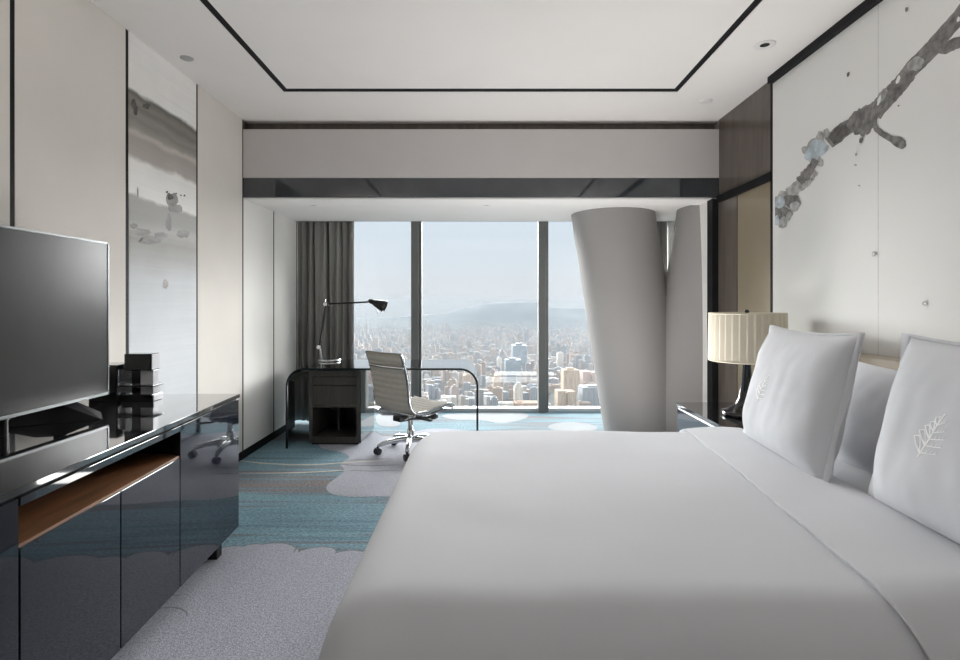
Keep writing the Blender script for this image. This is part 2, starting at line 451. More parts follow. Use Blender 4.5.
# window wall
WY = YW
wn = bpy.data.objects.new('window_1', None); COL.objects.link(wn); wn.location = (0, WY, 0); struct(wn); wn['_base'] = (0, WY, 0)
m_ = MB(); m_.box(XL-.1, 2.75, WY-.03, WY+.10, 0, .045, 0, .004); m_.box(XL-.1, 2.75, WY-.03, WY+.10, 2.40, 2.46)
m_.build('window_frame', M['frame_pale'], wn)
xs = [-2.38, -.79, .785, 2.36]
for x in xs[1:3]:
    m_ = MB()
    m_.box(x-.062, x+.030, WY-.10, WY+.05, .0, 2.44, 0, .006)
    m_.box(x+.030, x+.064, WY-.06, WY+.05, .0, 2.44, 0, .004)
    m_.build('mullion', M['frame'], wn)
for a, c in zip(xs[:-1], xs[1:]):
    m_ = MB(); m_.box(max(a+.05, XL-.05), min(c-.05, 2.7), WY+.018, WY+.030, .045, 2.41)
    m_.build('glass_pane', M['glass'], wn)

# crossing structural columns
CC = Vector((1.853, 5.35, 0)); CT = Vector((.945, -.327, 0))
def column(a_top, a_bot, r, name):
    m_ = MB(); vs = []; seg = 72
    sl = (a_top-a_bot)/2.26
    for z in (0.0, 2.30):
        q = CC + CT*(a_bot+sl*z)
        for k in range(seg):
            t = 2*PI*k/seg
            vs.append((q.x + r*math.cos(t), q.y + r*math.sin(t), z))
    m_.add(vs, [(k, (k+1)%seg, seg+(k+1)%seg, seg+k) for k in range(seg)], 0, True)
    return struct(m_.build(name, M['white']))
column(-.520, -.180, .42, 'trim_8')
column(.520, .180, .42, 'trim_9')

# ------------------------------------------------------------------ ceiling fittings
def fitting(name, label, cat, x, y, z, r, hole=None, mt='fixture'):
    m_ = MB()
    if hole:
        m_.lathe([(hole,-.003),(r*.9,-.006),(r,-.004),(r,.002)], (x,y,z), 32, 0, True, False)
        m_.lathe([(hole,-.003),(hole*.9,-.002),(.001,-.002)], (x,y,z), 32, 1, True, False)
        o = m_.build(name, [M['fixture'], M['black_trim']])
    else:
        m_.lathe([(.001,-.010),(r*.7,-.010),(r,-.004),(r,.008)], (x,y,z), 32, 0, True, False)
        o = m_.build(name, M[mt])
    tag(o, label, cat)
fitting('downlight', 'round white downlight with black centre in ceiling above the mural', 'ceiling light', 1.75, 3.30, ZC, .062, .028)
fitting('smoke_detector', 'small flat grey disc on ceiling above the left wall painting', 'detector', -1.90, 3.48, ZC, .040, None, 'grey_fixture')
fitting('sprinkler_cover', 'small white disc on ceiling near the dark wood panel', 'sprinkler', 1.77, 4.21, ZC, .050)
fitting('downlight', 'small recessed downlight in alcove ceiling over the desk end by the curtain', 'ceiling light', -1.55, 4.97, ZA, .04, .030)
fitting('downlight', 'small recessed downlight in the middle of the alcove ceiling', 'ceiling light', .06, 4.97, ZA, .04, .030)

# ------------------------------------------------------------------ mural
mu = MB()
mu.box(XR-.012, XR-.001, YB+.02, 3.775, .25, ZC-.045, 0)
for ys in (2.775, 1.45):        # hairline joints between the sheets
    mu.box(XR-.0125, XR, ys-.0008, ys+.0008, .25, ZC-.045, 4)
MX = XR-.012
def wallp(px, py, off): 
    d, z = on_right(px, py, MX)
    return (MX-off, min(d, 3.772), z)
def ribbon(pts, m, off, jit=.0):
    """pts: (px, py, half width px)"""
    fine = []
    for (a, c) in zip(pts[:-1], pts[1:]):
        for k in range(5):
            w = k/5
            fine.append(tuple(a[i]*(1-w)+c[i]*w for i in range(3)))
    fine.append(pts[-1])
    up_, dn = [], []
    for i, p in enumerate(fine):
        a = fine[max(i-1,0)]; c = fine[min(i+1,len(fine)-1)]
        t = Vector((c[0]-a[0], c[1]-a[1])).normalized(); n = Vector((-t.y, t.x))
        j1 = 1+jit*noise.noise(Vector((p[0]*.35, p[1]*.35, 1))); j2 = 1+jit*noise.noise(Vector((p[0]*.35, p[1]*.35, 9)))
        up_.append(wallp(p[0]+n.x*p[2]*j1, p[1]+n.y*p[2]*j1, off)); dn.append(wallp(p[0]-n.x*p[2]*j2, p[1]-n.y*p[2]*j2, off))
    vs = up_+dn; n = len(fine)
    mu.add(vs, [(i, i+1, n+i+1, n+i) for i in range(n-1)], m)
def blob(cx, cy, rx, ry, m, off, rot=0, jit=.25, seed=0):
    pts = []
    for k in range(22):
        t = 2*PI*k/22
        j = 1+jit*noise.noise(Vector((math.cos(t)*1.6, math.sin(t)*1.6, seed*3.1+cx)))
        x = rx*math.cos(t)*j; y = ry*math.sin(t)*j
        px = cx+x*math.cos(rot)-y*math.sin(rot)
        if px < 775.6: px = 775.6
        pts.append(wallp(px, cy+x*math.sin(rot)+y*math.cos(rot), off))
    mu.poly(pts, m)
def u1(u, v, w): return (770+u/4.4, 90+v/4.4, w/4.4)
def u3(u, v, w): return (840+u/4.125, v/4.125, w/4.125)
# trunk of the branch from the upper right to the lower left
ribbon([u3(640,-110,34), u3(560,-20,32), u3(495,66,30), u3(440,128,30), u3(390,190,34)], 1, .0010, .10)
ribbon([u3(395,185,33), u3(350,232,33), u3(300,280,32), u3(270,318,30)], 2, .0012, .10)
ribbon([u3(290,300,31), u3(240,358,33), u3(200,400,34), u3(165,440,34), u3(140,465,38)], 1, .0014, .12)
ribbon([u3(520,165,22), u3(470,182,24), u3(430,203,22), u3(395,208,10)], 1, .0013, .12)
blob(*u3(315,265,0)[:2], 6.5, 9, 4, .0018, .75, .4, 1); blob(*u3(175,395,0)[:2], 4, 8, 4, .0019, .6, .4, 2)
blob(*u3(240,330,0)[:2], 1.6, 4.5, 0, .0022, .4, .4, 3); blob(*u3(163,415,0)[:2], 1.6, 5, 0, .0023, .3, .4, 4); blob(*u3(490,80,0)[:2], 1.5, 3, 0, .002, .3, .3, 5)
# knot with rounded lobes
ribbon([u1(480,70,26), u1(440,105,42), u1(395,130,40), u1(355,160,32)], 2, .0016, .3)
blob(*u1(425,135,0)[:2], 11, 8, 1, .0018, -.6, .35, 6)
for i, (u, v, a, c, ro) in enumerate(((385,180,5,4,0),(412,178,4,6,.3),(432,168,4,7,.2),(455,140,4,6,.2))):
    blob(*u1(u,v,0)[:2], a, c, 1, .0019+i*.0001, ro, .3, 7+i)
# twig to the right with a swollen tip
ribbon([u1(455,140,10), u1(470,172,12), u1(500,196,13), u1(535,215,14), u1(565,228,25), u1(590,243,20), u1(600,246,4)], 1, .0021, .15)
# dark length, blossom in blue and grey
ribbon([u1(366,152,30), u1(330,172,32), u1(290,205,32), u1(258,232,28)], 1, .0020, .12)
ribbon([u1(345,166,22), u1(310,188,26), u1(268,220,24)], 3, .0021, .3)
for i, (u, v, a, c, m) in enumerate(((165,265,6,5,4),(185,248,5,5,4),(222,207,4,6,4),(250,190,3,5,4),(205,235,6,6,4),(196,300,7,5,4),(215,318,5,4,4))):
    blob(*u1(u,v,0)[:2], a, c, m, .0022+i*.0001, .2, .35, 20+i)
blob(*u1(212,262,0)[:2], 11, 8, 5, .0031, -.75, .55, 33); blob(*u1(190,300,0)[:2], 5, 4, 5, .0032, 0, .5, 34)
ribbon([u1(205,305,14), u1(185,340,18), u1(160,375,24), u1(130,405,18)], 1, .0033, .5)
ribbon([u1(195,350,24), u1(160,400,26), u1(120,430,26), u1(80,455,20)], 4, .0026, .35)
for i, (u, v, a, c, m) in enumerate(((70,470,8,6,4),(100,490,8,7,2),(40,500,7,9,4),(60,540,9,6,2),(110,510,5,5,4),(85,555,3,5,4),(60,585,4,6,4),(35,545,5,7,2),(30,575,3,5,5),(45,495,4,6,5))):
    blob(*u1(u,v,0)[:2], a, c, m, .0034+i*.0001, .3, .4, 40+i)
for i, (px, py, a, c, m) in enumerate(((907.5,9.5,1.4,2.6,2),(849,74.5,1.3,2.6,2),(899.5,105.7,.9,.9,1),(862,140,1.8,3.2,1),(857,154.5,1.1,1.6,4),(856.5,165,1.3,1,4),(860,185.5,1.6,.6,4),(812.5,179,.6,1.3,1),(874.8,254,1.9,2.6,4),(926,303.5,2.4,2.4,4))):
    blob(px, py, a, c, m, .0044+i*.0001, .3, .3, 60+i)
blob(874.6, 254, .9, 1.5, 0, .0056, .3, .2, 71); blob(926, 303.5, 1.2, 1.2, 0, .0057, 0, .2, 72)
mural = mu.build('mural_panel', [M['paper'], M['ink_mid'], M['ink_mid'], M['ink_dark'], M['ink_pale'], M['ink_blue']])
tag(mural, 'large pale mural of a grey ink blossom branch on wall above the bed', 'mural')

# ------------------------------------------------------------------ media cabinet
def xf(d): return -1.32 + .056*(2.94-d)       # front plane, a little out of line with the wall
cab = thing('media_cabinet', 'long black lacquer cabinet with open wooden niche below the television', 'cabinet', (-1.7, 1.7, 0))
XBK = XL+.012
ZT = .843
CN = .35                                      # near end
def slab(y0, y1, a, c, z0, z1, bev=0, m=0, mb=None):
    """a, c: distance back from the front plane; c None = to the wall"""
    x = lambda y, q: XBK if q is None else xf(y)-q
    mb.hexa([(x(y0,c),y0,z0),(x(y0,a),y0,z0),(x(y1,a),y1,z0),(x(y1,c),y1,z0),(x(y0,c),y0,z1),(x(y0,a),y0,z1),(x(y1,a),y1,z1),(x(y1,c),y1,z1)], m, bev)
m_ = MB()
slab(CN, 2.935, .022, None, .12, .66, mb=m_); slab(2.335, 2.935, .022, None, .66, .815, mb=m_); slab(CN, 1.40, .022, None, .66, .815, mb=m_)
slab(1.40, 2.335, .45, None, .66, .815, mb=m_); slab(1.40, 2.335, .03, .45, .80, .815, mb=m_)
m_.build('carcass', M['lacquer'], cab)
m_ = MB(); slab(CN, 2.945, -.004, None, .822, ZT, .002, mb=m_); m_.build('top', M['lacquer_top'], cab)
m_ = MB(); slab(CN, 2.938, .014, None, .812, .822, mb=m_); m_.build('shadow_gap', M['black_trim'], cab)
m_ = MB(); slab(1.445, 2.335, .0, .02, .788, .812, .0015, mb=m_); m_.build('fascia', M['lacquer'], cab)
m_ = MB(); slab(1.425, 2.33, .006, .45, .66, .684, .0015, mb=m_); slab(1.425, 2.33, .435, .45, .684, .80, mb=m_)
m_.build('niche_shelf', M['oak'], cab)
for (a, c, z1) in ((2.303,2.938,.812),(1.889,2.297,.676),(1.445,1.883,.676),(.90,1.439,.812),(CN,.894,.812)):
    m_ = MB(); slab(a, c, .0, .022, .12, z1, .0015, mb=m_); m_.build('door', M['lacquer'], cab)
for (y0) in (2.80, 1.55, .45):
    for q in (.06, .55):
        m_ = MB(); slab(y0, y0+.06, q, q+.05, 0, .12, mb=m_); m_.build('leg', M['black_trim'], cab)

# ------------------------------------------------------------------ television
tv = thing('television', 'flat black television with thin metal rim standing above the lacquer cabinet', 'television', (-1.75, 1.9, ZT))
tx, ty0, ty1, tz0, tz1 = -1.73, 1.20, 2.50, .914, 1.62
m_ = MB(); m_.box(tx-.045, tx-.004, ty0, ty1, tz0, tz1, 0, .006); m_.build('housing', M['plastic'], tv)
m_ = MB()
m_.box(tx-.006, tx+.004, ty0, ty1, tz0, tz0+.012, 0, .001); m_.box(tx-.006, tx+.004, ty0, ty1, tz1-.009, tz1, 0, .001)
m_.box(tx-.006, tx+.004, ty0, ty0+.009, tz0, tz1, 0, .001); m_.box(tx-.006, tx+.004, ty1-.009, ty1, tz0, tz1, 0, .001)
m_.build('bezel', M['bezel'], tv)
m_ = MB(); m_.box(tx-.005, tx+.001, ty0+.009, ty1-.009, tz0+.012, tz1-.009); m_.build('screen', M['screen'], tv)
m_ = MB()
m_.hexa([(-1.92,2.10,ZT),(-1.60,2.28,ZT),(-1.72,2.44,ZT),(-1.98,2.40,ZT),(-1.84,2.22,ZT+.062),(-1.76,2.26,ZT+.066),(-1.78,2.36,ZT+.066),(-1.88,2.34,ZT+.062)], 0, .003)
m_.build('stand_foot', M['black_trim'], tv)
m_ = MB(); m_.tube([(-1.765,1.99,ZT),(-1.765,1.99,1.15)], .014, 12); m_.build('stand_post', M['plastic'], tv)
m_ = MB(); m_.tube([(-1.80,2.30,ZT+.03),(-1.80,2.30,1.2)], .022, 12); m_.build('stand_post', M['plastic'], tv)

# ------------------------------------------------------------------ tiered stand at the far end of the cabinet
st = thing('tiered_stand', 'black tiered stand with box top and pale post on cabinet end beside television', 'stand', (-1.73, 2.76, ZT))
m_ = MB(); m_.box(-1.813, -1.657, 2.715, 2.80, ZT, ZT+.034, 0, .003); m_.build('base_box', M['black_gloss'], st)
m_ = MB(); m_.box(-1.655, -1.650, 2.717, 2.797, ZT+.002, ZT+.032, 0, .001); m_.build('side_plate', M['clear'], st)
m_ = MB(); m_.box(-1.730, -1.665, 2.735, 2.785, ZT+.034, ZT+.155, 0, .003); m_.build('post', M['clear'], st)
m_ = MB(); m_.box(-1.775, -1.730, 2.735, 2.785, ZT+.034, ZT+.155, 0, .003); m_.build('post', M['black_gloss'], st)
m_ = MB(); m_.box(-1.825, -1.645, 2.70, 2.80, ZT+.076, ZT+.082, 0, .001); m_.build('shelf', M['black_gloss'], st)
m_ = MB(); m_.box(-1.80, -1.664, 2.715, 2.79, ZT+.155, ZT+.24, 0, .004); m_.build('top_box', M['black_gloss'], st)
m_ = MB(); m_.box(-1.664, -1.658, 2.717, 2.788, ZT+.16, ZT+.238, 0, .002); m_.build('side_plate', M['clear'], st)
bx = MB(); bx.box(-1.97, -1.825, 2.70, 2.84, ZT, ZT+.185, 0, .004)
bo = bx.build('storage_box', M['black_gloss']); tag(bo, 'plain square black box between the television edge and tiered stand', 'box')

# ------------------------------------------------------------------ glass desk with pedestal
dk = thing('glass_desk', 'smoked glass waterfall desk with curved corners in front of the window', 'desk', (-.91, 5.35, 0))
dx0, dx1, dy0, dy1, dz, rad, th = -1.80, -.015, 4.97, 5.76, .745, .17, .019
def wf(off):
    pts = [(dx0+off, 0.0)]
    for k in range(13):
        a = PI - k*PI/24
        pts.append((dx0+rad+math.cos(a)*(rad-off), dz-rad+math.sin(a)*(rad-off)))
    for k in range(13):
        a = PI/2 - k*PI/24
        pts.append((dx1-rad+math.cos(a)*(rad-off), dz-rad+math.sin(a)*(rad-off)))
    pts.append((dx1-off, 0.0))
    return pts
o_, i_ = wf(0), wf(th)
n = len(o_)
m_ = MB()
vs = [(x,dy0,z) for x,z in o_]+[(x,dy1,z) for x,z in o_]+[(x,dy0,z) for x,z in i_]+[(x,dy1,z) for x,z in i_]
m_.add(vs, [(k,k+1,n+k+1,n+k) for k in range(n-1)], 0, True)
m_.build('glass_top', M['desk_glass'], dk)
m_ = MB()
for y, e2 in ((dy0, dy0+.012), (dy1, dy1-.012)):
    vs = [(x,y,z) for x,z in o_]+[(x,y,z) for x,z in i_]+[(x,e2,z) for x,z in o_]+[(x,e2,z) for x,z in i_]
    m_.add(vs, [(k,k+1,n+k+1,n+k) for k in range(n-1)]+[(2*n+k,2*n+k+1,3*n+k+1,3*n+k) for k in range(n-1)]
           + [(n+k,n+k+1,3*n+k+1,3*n+k) for k in range(n-1)], 0, True)
m_.build('glass_edge', M['glass_edge'], dk)
pd = thing('desk_pedestal', 'dark wood pedestal with drawer and open shelf beneath the glass desk', 'cabinet', (-1.38, 5.42, 0))
x0, x1, y0, y1 = -1.625, -1.13, 5.10, 5.74
m_ = MB()
m_.box(x0, x0+.035, y0, y1, .02, .70, 0, .002); m_.box(x1-.045, x1-.006, y0, y1, .02, .70, 0, .002)
m_.box(x0+.035, x1-.045, y0, y1, .02, .075); m_.box(x0+.035, x1-.045, y1-.03, y1, .075, .70); m_.box(x0+.035, x1-.045, y0+.005, y1, .355, .375)
m_.box(x0, x1-.006, y0-.004, y1, .655, .705, 0, .002); m_.box(x0+.19, x0+.21, y0+.30, y1-.03, .075, .355)
m_.build('carcass', M['desk_wood'], pd)
m_ = MB(); m_.box(x1-.006, x1, y0, y1, .02, .70); m_.build('side_panel', M['gloss_wood'], pd)
m_ = MB(); m_.box(x0+.038, x1-.048, y0+.002, y0+.45, .378, .56, 0, .003); m_.build('drawer', M['desk_wood'], pd)
m_ = MB(); m_.box(x0+.038, x1-.048, y0+.006, y0+.45, .564, .650, 0, .003); m_.build('drawer', M['desk_wood'], pd)
m_ = MB(); m_.box(x0+.02, x1-.03, y0+.02, y1-.02, 0, .022); m_.build('plinth', M['black_trim'], pd)
for x in (x0+.06, x1-.07):
    for y in (5.2, 5.62):
        m_ = MB(); m_.tube([(x,y,.70),(x,y,dz-th+.001)], .02, 16); m_.build('spacer', M['alu'], pd)

# desk lamp
LY = 5.62
dl = thing('desk_lamp', 'black and chrome jointed desk lamp with long horizontal arm on glass desk', 'lamp', (-1.58, LY, dz))
s_ = F/LY
def lp(px, py, dy=0): return ((px-480)/s_, LY+dy, H-(py-305)/s_)
cx = -1.58
m_ = MB(); m_.lathe([(.001,0),(.118,0),(.120,.006),(.118,.020),(.10,.024),(.001,.026)], (cx,LY,dz), 48, 0, True, False); m_.build('base', M['alu'], dl)
j0 = (lp(321,358)[0], LY, dz+.02); j1 = lp(319.5,347); j2 = lp(326,304); j3 = lp(367,302)
m_ = MB(); m_.tube([(cx-.09,LY,dz+.022), j0, (j1[0]+.012,LY,j1[2]-.05), j1], .008, 10); m_.build('stem', M['alu'], dl)
def rodpair(a, c, r, mt, nm):
    m_ = MB()
    for dy in (-.012, .012):
        m_.tube([(a[0],a[1]+dy,a[2]), (c[0],c[1]+dy,c[2])], r, 8)
    return m_.build(nm, mt, dl)
rodpair(j1, j2, .009, M['lamp_black'], 'lower_arm'); rodpair(j2, j3, .009, M['lamp_black'], 'upper_arm')
for p in (j1, j2):
    m_ = MB(); m_.tube([(p[0],LY-.03,p[2]),(p[0],LY+.03,p[2])], .021, 16); m_.build('joint', M['alu'], dl)
m_ = MB(); m_.tube([(j2[0]-.01,LY,j2[2]+.045),(j2[0],LY,j2[2]),(j2[0]+.05,LY,j2[2]-.02)], .006, 8); m_.tube([(j2[0]-.01,LY,j2[2]+.045),(j1[0]+.02,LY,j1[2]+.06)], .0025, 6); m_.build('tension_bracket', M['alu'], dl)
hp = Vector(lp(369.5,301)); 
m_ = MB(); m_.tube([j3, hp, Vector(lp(372,303))], .012, 10); m_.build('head_joint', M['alu'], dl)
# conical head: tilted so that its open mouth looks to the lower right
ax = Vector((.93, -.10, -.36)).normalized()
rot = ax.to_track_quat('Z', 'Y').to_matrix()
m_ = MB()
c0 = Vector(lp(369,300.5))
m_.lathe([(.001,-.005),(.020,.0),(.026,.02),(.028,.045),(.024,.052),(.034,.062),(.056,.15),(.062,.185),(.060,.185),(.050,.15),(.02,.07)], c0, 28, 0, True, False, rot)
m_.build('lamp_head', M['lamp_black'], dl)
m_ = MB(); m_.tube([lp(377,307), lp(377.5,313.5)], .004, 8); m_.build('pull_stem', M['alu'], dl)

# ------------------------------------------------------------------ desk chair
chx, chy, chrot = -.63, 4.86, R(-43)
ch = thing('desk_chair', 'beige ribbed office chair with polished metal frame on casters at the desk', 'chair', (0,0,0))
prof = [(.300,.385),(.298,.412),(.272,.426),(.22,.427),(.10,.412),(-.04,.392),(-.14,.392),(-.195,.405),(-.235,.44),(-.255,.50),(-.262,.58),(-.275,.68),(-.305,.80),(-.335,.885),(-.350,.915)]
def resample(pts, n):
    P = [Vector(p) for p in pts]
    # catmull-rom
    out = []
    for i in range(len(P)-1):
        p0, p1, p2, p3 = P[max(i-1,0)], P[i], P[i+1], P[min(i+2,len(P)-1)]
        for k in range(12):
            t = k/12
            out.append(.5*((2*p1)+(p2-p0)*t+(2*p0-5*p1+4*p2-p3)*t*t+(3*p1-p0-3*p2+p3)*t**3))
    out.append(P[-1])
    d = [0]
    for a, c in zip(out[:-1], out[1:]): d.append(d[-1]+(c-a).length)
    res = []; j = 0
    for k in range(n+1):
        t = d[-1]*k/n
        while j < len(d)-2 and d[j+1] < t: j += 1
        w = (t-d[j])/max(1e-9, d[j+1]-d[j])
        res.append(out[j].lerp(out[j+1], w))
    return res, d[-1]
NP = 156
prof = [(y+.045 if y < .1 else y+.02*(.3-y)/.2, z) for y, z in prof]
pr, plen = resample(prof, NP)
def sling(th_sign):
    def fn(u, v):
        i = min(NP, int(round(v*NP))); p = pr[i]
        a = pr[max(i-1,0)]; c = pr[min(i+1,NP)]; t = (c-a).normalized(); nrm = Vector((t.y, -t.x))
        rib = abs(math.sin(PI*v*plen/.05))**.6
        q = p + nrm*th_sign*(.004+.011*rib)
        x = (u-.5)*.475
        dish = -.010*(1-(2*u-1)**2)
        q = q - nrm*dish*-1
        return (x, q.x, q.y)
    return fn
m_ = MB(); m_.grid(sling(1), 10, NP, 0); m_.grid(sling(-1), 10, NP, 0); m_.build('sling_seat', M['mesh'], ch)
for s in (-1, 1):
    m_ = MB(); m_.tube([(s*.244, p.x, p.y) for p in pr[::4]], .0135, 10, flat=1.0); m_.build('side_frame', M['alu'], ch)
def cross(y, z, sag, nm):
    m_ = MB(); m_.tube([(x_, y-sag*(1-(x_/.245)**2), z) for x_ in [ -.245+.049*k for k in range(11)]], .011, 10); m_.build(nm, M['alu'], ch)
cross(-.27, .795, .030, 'back_stretcher'); cross(-.155, .378, .0, 'seat_stretcher'); cross(.20, .385, .0, 'seat_stretcher')
m_ = MB(); m_.tube([(-.245,-.205,.38),(-.16,-.19,.345),(-.06,-.03,.335),(.06,-.03,.335),(.16,-.19,.345),(.245,-.205,.38)], .013, 10)
m_.tube([(-.245,.19,.385),(-.14,.12,.345),(-.05,.04,.335),(.05,.04,.335),(.14,.12,.345),(.245,.19,.385)], .013, 10); m_.build('seat_bracket', M['alu'], ch)
m_ = MB(); m_.box(-.055, .055, -.16, .10, .295, .345, 0, .01); m_.build('tilt_mechanism', M['plastic'], ch)
m_ = MB(); m_.tube([(0,-.02,.30),(.02,.10,.29),(.03,.24,.285)], .016, 10); m_.lathe([(.001,-.03),(.026,-.03),(.03,0),(.026,.03),(.001,.03)], (.03,.26,.285), 16, 0, True, False, Matrix.Rotation(PI/2,3,'X')); m_.build('tension_knob', M['plastic'], ch)
m_ = MB(); m_.tube([(.04,.02,.315),(.16,.03,.305),(.21,.03,.312)], .008, 8); m_.box(.19,.25,.015,.045,.303,.318,0,.004); m_.build('height_lever', M['plastic'], ch)
m_ = MB(); m_.lathe([(.026,.10),(.030,.12),(.030,.20),(.022,.205),(.020,.30)], (0,0,0), 24); m_.build('gas_column', M['alu'], ch)
m_ = MB()
m_.lathe([(.030,.085),(.042,.09),(.042,.135),(.030,.14)], (0,0,0), 24)
angs = [R(-88+72*k) - chrot for k in range(5)]
for a in angs:
    dx, dy = math.cos(a), math.sin(a)
    pts = [(dx*r_, dy*r_, z_) for r_, z_ in ((.02,.115),(.10,.117),(.20,.105),(.27,.088),(.295,.072))]
    m_.tube(pts, [.027,.026,.022,.019,.015], 10)
m_.build('star_base', M['alu'], ch)
for a in angs:
    dx, dy = math.cos(a)*.295, math.sin(a)*.295
    m_ = MB()
    tdir = Vector((-math.sin(a+.5), math.cos(a+.5), 0))
    rotc = tdir.to_track_quat('Z', 'Y').to_matrix()
    m_.tube([(dx,dy,.035),(dx,dy,.075)], .009, 8); m_.box(dx-.016,dx+.016,dy-.016,dy+.016,.04,.058,0,.006)
    cs = m_.build('caster', M['plastic'], ch)
    for off in (-.016, .016):
        m_ = MB(); m_.lathe([(.001,-.010),(.026,-.011),(.031,-.006),(.031,.006),(.026,.011),(.001,.010)], Vector((dx,dy,.031))+tdir*off, 20, 0, True, False, rotc)
        m_.build('wheel', M['plastic'], cs)
ch.location = (chx, chy, 0.003); ch.rotation_euler = (0,0,chrot)

# ------------------------------------------------------------------ curtains
def curtain(name, label, x0, x1, y, n, amp, seed):
    rnd = random.Random(seed)
    ph = [rnd.uniform(-.5,.5) for _ in range(40)]
    m_ = MB()
    def fn(u, v):
        z = .025 + v*(2.49-.025)
        w = u*n
        k = int(w) % 40
        f = math.sin(2*PI*w + ph[k]*.0 + .8*math.sin(w*1.7+seed)) 
        a = amp*(.65+.35*math.sin(w*2.3+seed*1.3))
        fl_ = 1+.12*math.sin(v*3+u*9)
        x = x0 + (x1-x0)*u + .012*math.sin(2*PI*w*.5+v*2.0)*min(1, u*8)
        return (x, y + a*f*fl_ + .010*math.sin(v*5+u*20), z)
    m_.grid(fn, n*18, 14, 0)
    th_ = MB()
    o = m_.build(name, M['curtain'])
    md = o.modifiers.new('thickness', 'SOLIDIFY'); md.thickness = .004
    tag(o, label, 'curtain')
    return o
curtain('curtain', 'dark grey pleated curtain drawn open at left end of the window', -2.05, -1.425, 6.05, 8, .05, 3)
curtain('curtain', 'narrow dark grey curtain in the gap between the two slanting columns', 1.90, 2.17, 6.25, 4, .045, 8)

# ------------------------------------------------------------------ nightstand and lamp
NX0, NX1, NY0, NY1, NZ = 1.42, XR-.03, 2.98, 3.92, .62
ns = thing('nightstand', 'black gloss nightstand with rounded front corners beyond the bed', 'nightstand', (1.74, 3.45, 0))
def rounded(x0, x1, y0, y1, r, z0, z1, mb, mt=0):
    pts = []
    for k in range(9):
        a = PI + k*PI/16
        pts.append((x0+r+r*math.cos(a), y0+r+r*math.sin(a)))
    pts += [(x1,y0),(x1,y1)]
    r2 = .03
    for k in range(5):
        a = PI/2 + k*PI/8
        pts.append((x0+r2+r2*math.cos(a), y1-r2+r2*math.sin(a)))
    nn = len(pts)
    mb.add([(x,y,z0) for x,y in pts]+[(x,y,z1) for x,y in pts], [(k,(k+1)%nn,nn+(k+1)%nn,nn+k) for k in range(nn)]+[tuple(range(nn))[::-1], tuple(range(nn,2*nn))], mt)
m_ = MB(); rounded(NX0, NX1, NY0, NY1, .22, NZ-.022, NZ, m_); m_.build('top', M['lacquer_top'], ns)
m_ = MB(); rounded(NX0+.012, NX1, NY0+.012, NY1-.012, .21, .08, NZ-.028, m_); m_.build('body', M['lacquer'], ns)
m_ = MB(); rounded(NX0+.02, NX1, NY0+.02, NY1-.02, .20, NZ-.028, NZ-.022, m_); m_.build('shadow_gap', M['black_trim'], ns)
for z0, z1 in ((.34,.585),(.09,.33)):
    m_ = MB(); m_.box(NX0+.002, NX0+.014, NY0+.25, NY1-.05, z0, z1, 0, .002); m_.build('drawer', M['lacquer'], ns)
m_ = MB(); rounded(NX0+.05, NX1, NY0+.06, NY1-.05, .18, 0, .08, m_); m_.build('plinth', M['black_trim'], ns)

tl = thing('table_lamp', 'table lamp with cream pleated drum shade and black flared base on nightstand', 'lamp', (1.72, 3.46, NZ))
lx, ly = 1.72, 3.46
m_ = MB()
m_.lathe([(.001,0),(.150,0),(.155,.008),(.155,.022),(.148,.030),(.120,.036),(.108,.046),(.085,.060),(.066,.085),(.052,.12),(.042,.17),(.034,.23),(.027,.30),(.022,.36),(.020,.38)], (lx,ly,NZ), 48, 0, True, False)
m_.build('base', M['black_gloss'], tl)
m_ = MB(); m_.tube([(lx,ly,NZ+.37),(lx,ly,NZ+.665)], .007, 10)
for k in range(3):
    a = 2*PI*k/3+.3
    m_.tube([(lx,ly,NZ+.645),(lx+.222*math.cos(a),ly+.222*math.sin(a),NZ+.645)], .0035, 6)
m_.build('harp', M['alu'], tl)
m_ = MB(); m_.lathe([(.001,0),(.012,.0),(.016,.008),(.012,.018),(.001,.022)], (lx,ly,NZ+.66), 16, 0, True, False); m_.build('finial', M['black_gloss'], tl)
m_ = MB(); m_.lathe([(.015,0),(.03,.03),(.034,.06),(.02,.09),(.001,.1)], (lx,ly,NZ+.40), 20, 0, True, False); m_.build('bulb', M['fixture'], tl)
m_ = MB()
npl = 34; seg = npl*8
def shade_ring(z, r):
    out = []
    for k in range(seg):
        a = 2*PI*k/seg; w = (k % 8)/8
        rr = r + .006*(1-w) - (.003 if k % 8 == 0 else 0)
        out.append((lx+rr*math.cos(a), ly+rr*math.sin(a), z))
    return out
rg = [shade_ring(z, r) for z, r in ((NZ+.352,.228),(NZ+.50,.2265),(NZ+.655,.224))]
vs = [q for g in rg for q in g]
m_.add(vs, [(j*seg+k, j*seg+(k+1)%seg, (j+1)*seg+(k+1)%seg, (j+1)*seg+k) for j in range(2) for k in range(seg)], 0, False)
m_.lathe([(.224,.352),(.222,.50),(.220,.655)], (lx,ly,NZ), 48, 0, True, False)
def torus(z, R_, r):
    m_.tube([(lx+R_*math.cos(2*PI*k/64), ly+R_*math.sin(2*PI*k/64), z) for k in range(65)], r, 8)
sh_ = m_.build('shade', M['shade'], tl)
for z, q in ((NZ+.355,.229),(NZ+.655,.226)):
    m_ = MB(); torus(z, q, .006); m_.build('trim_ring', M['shade'], sh_)

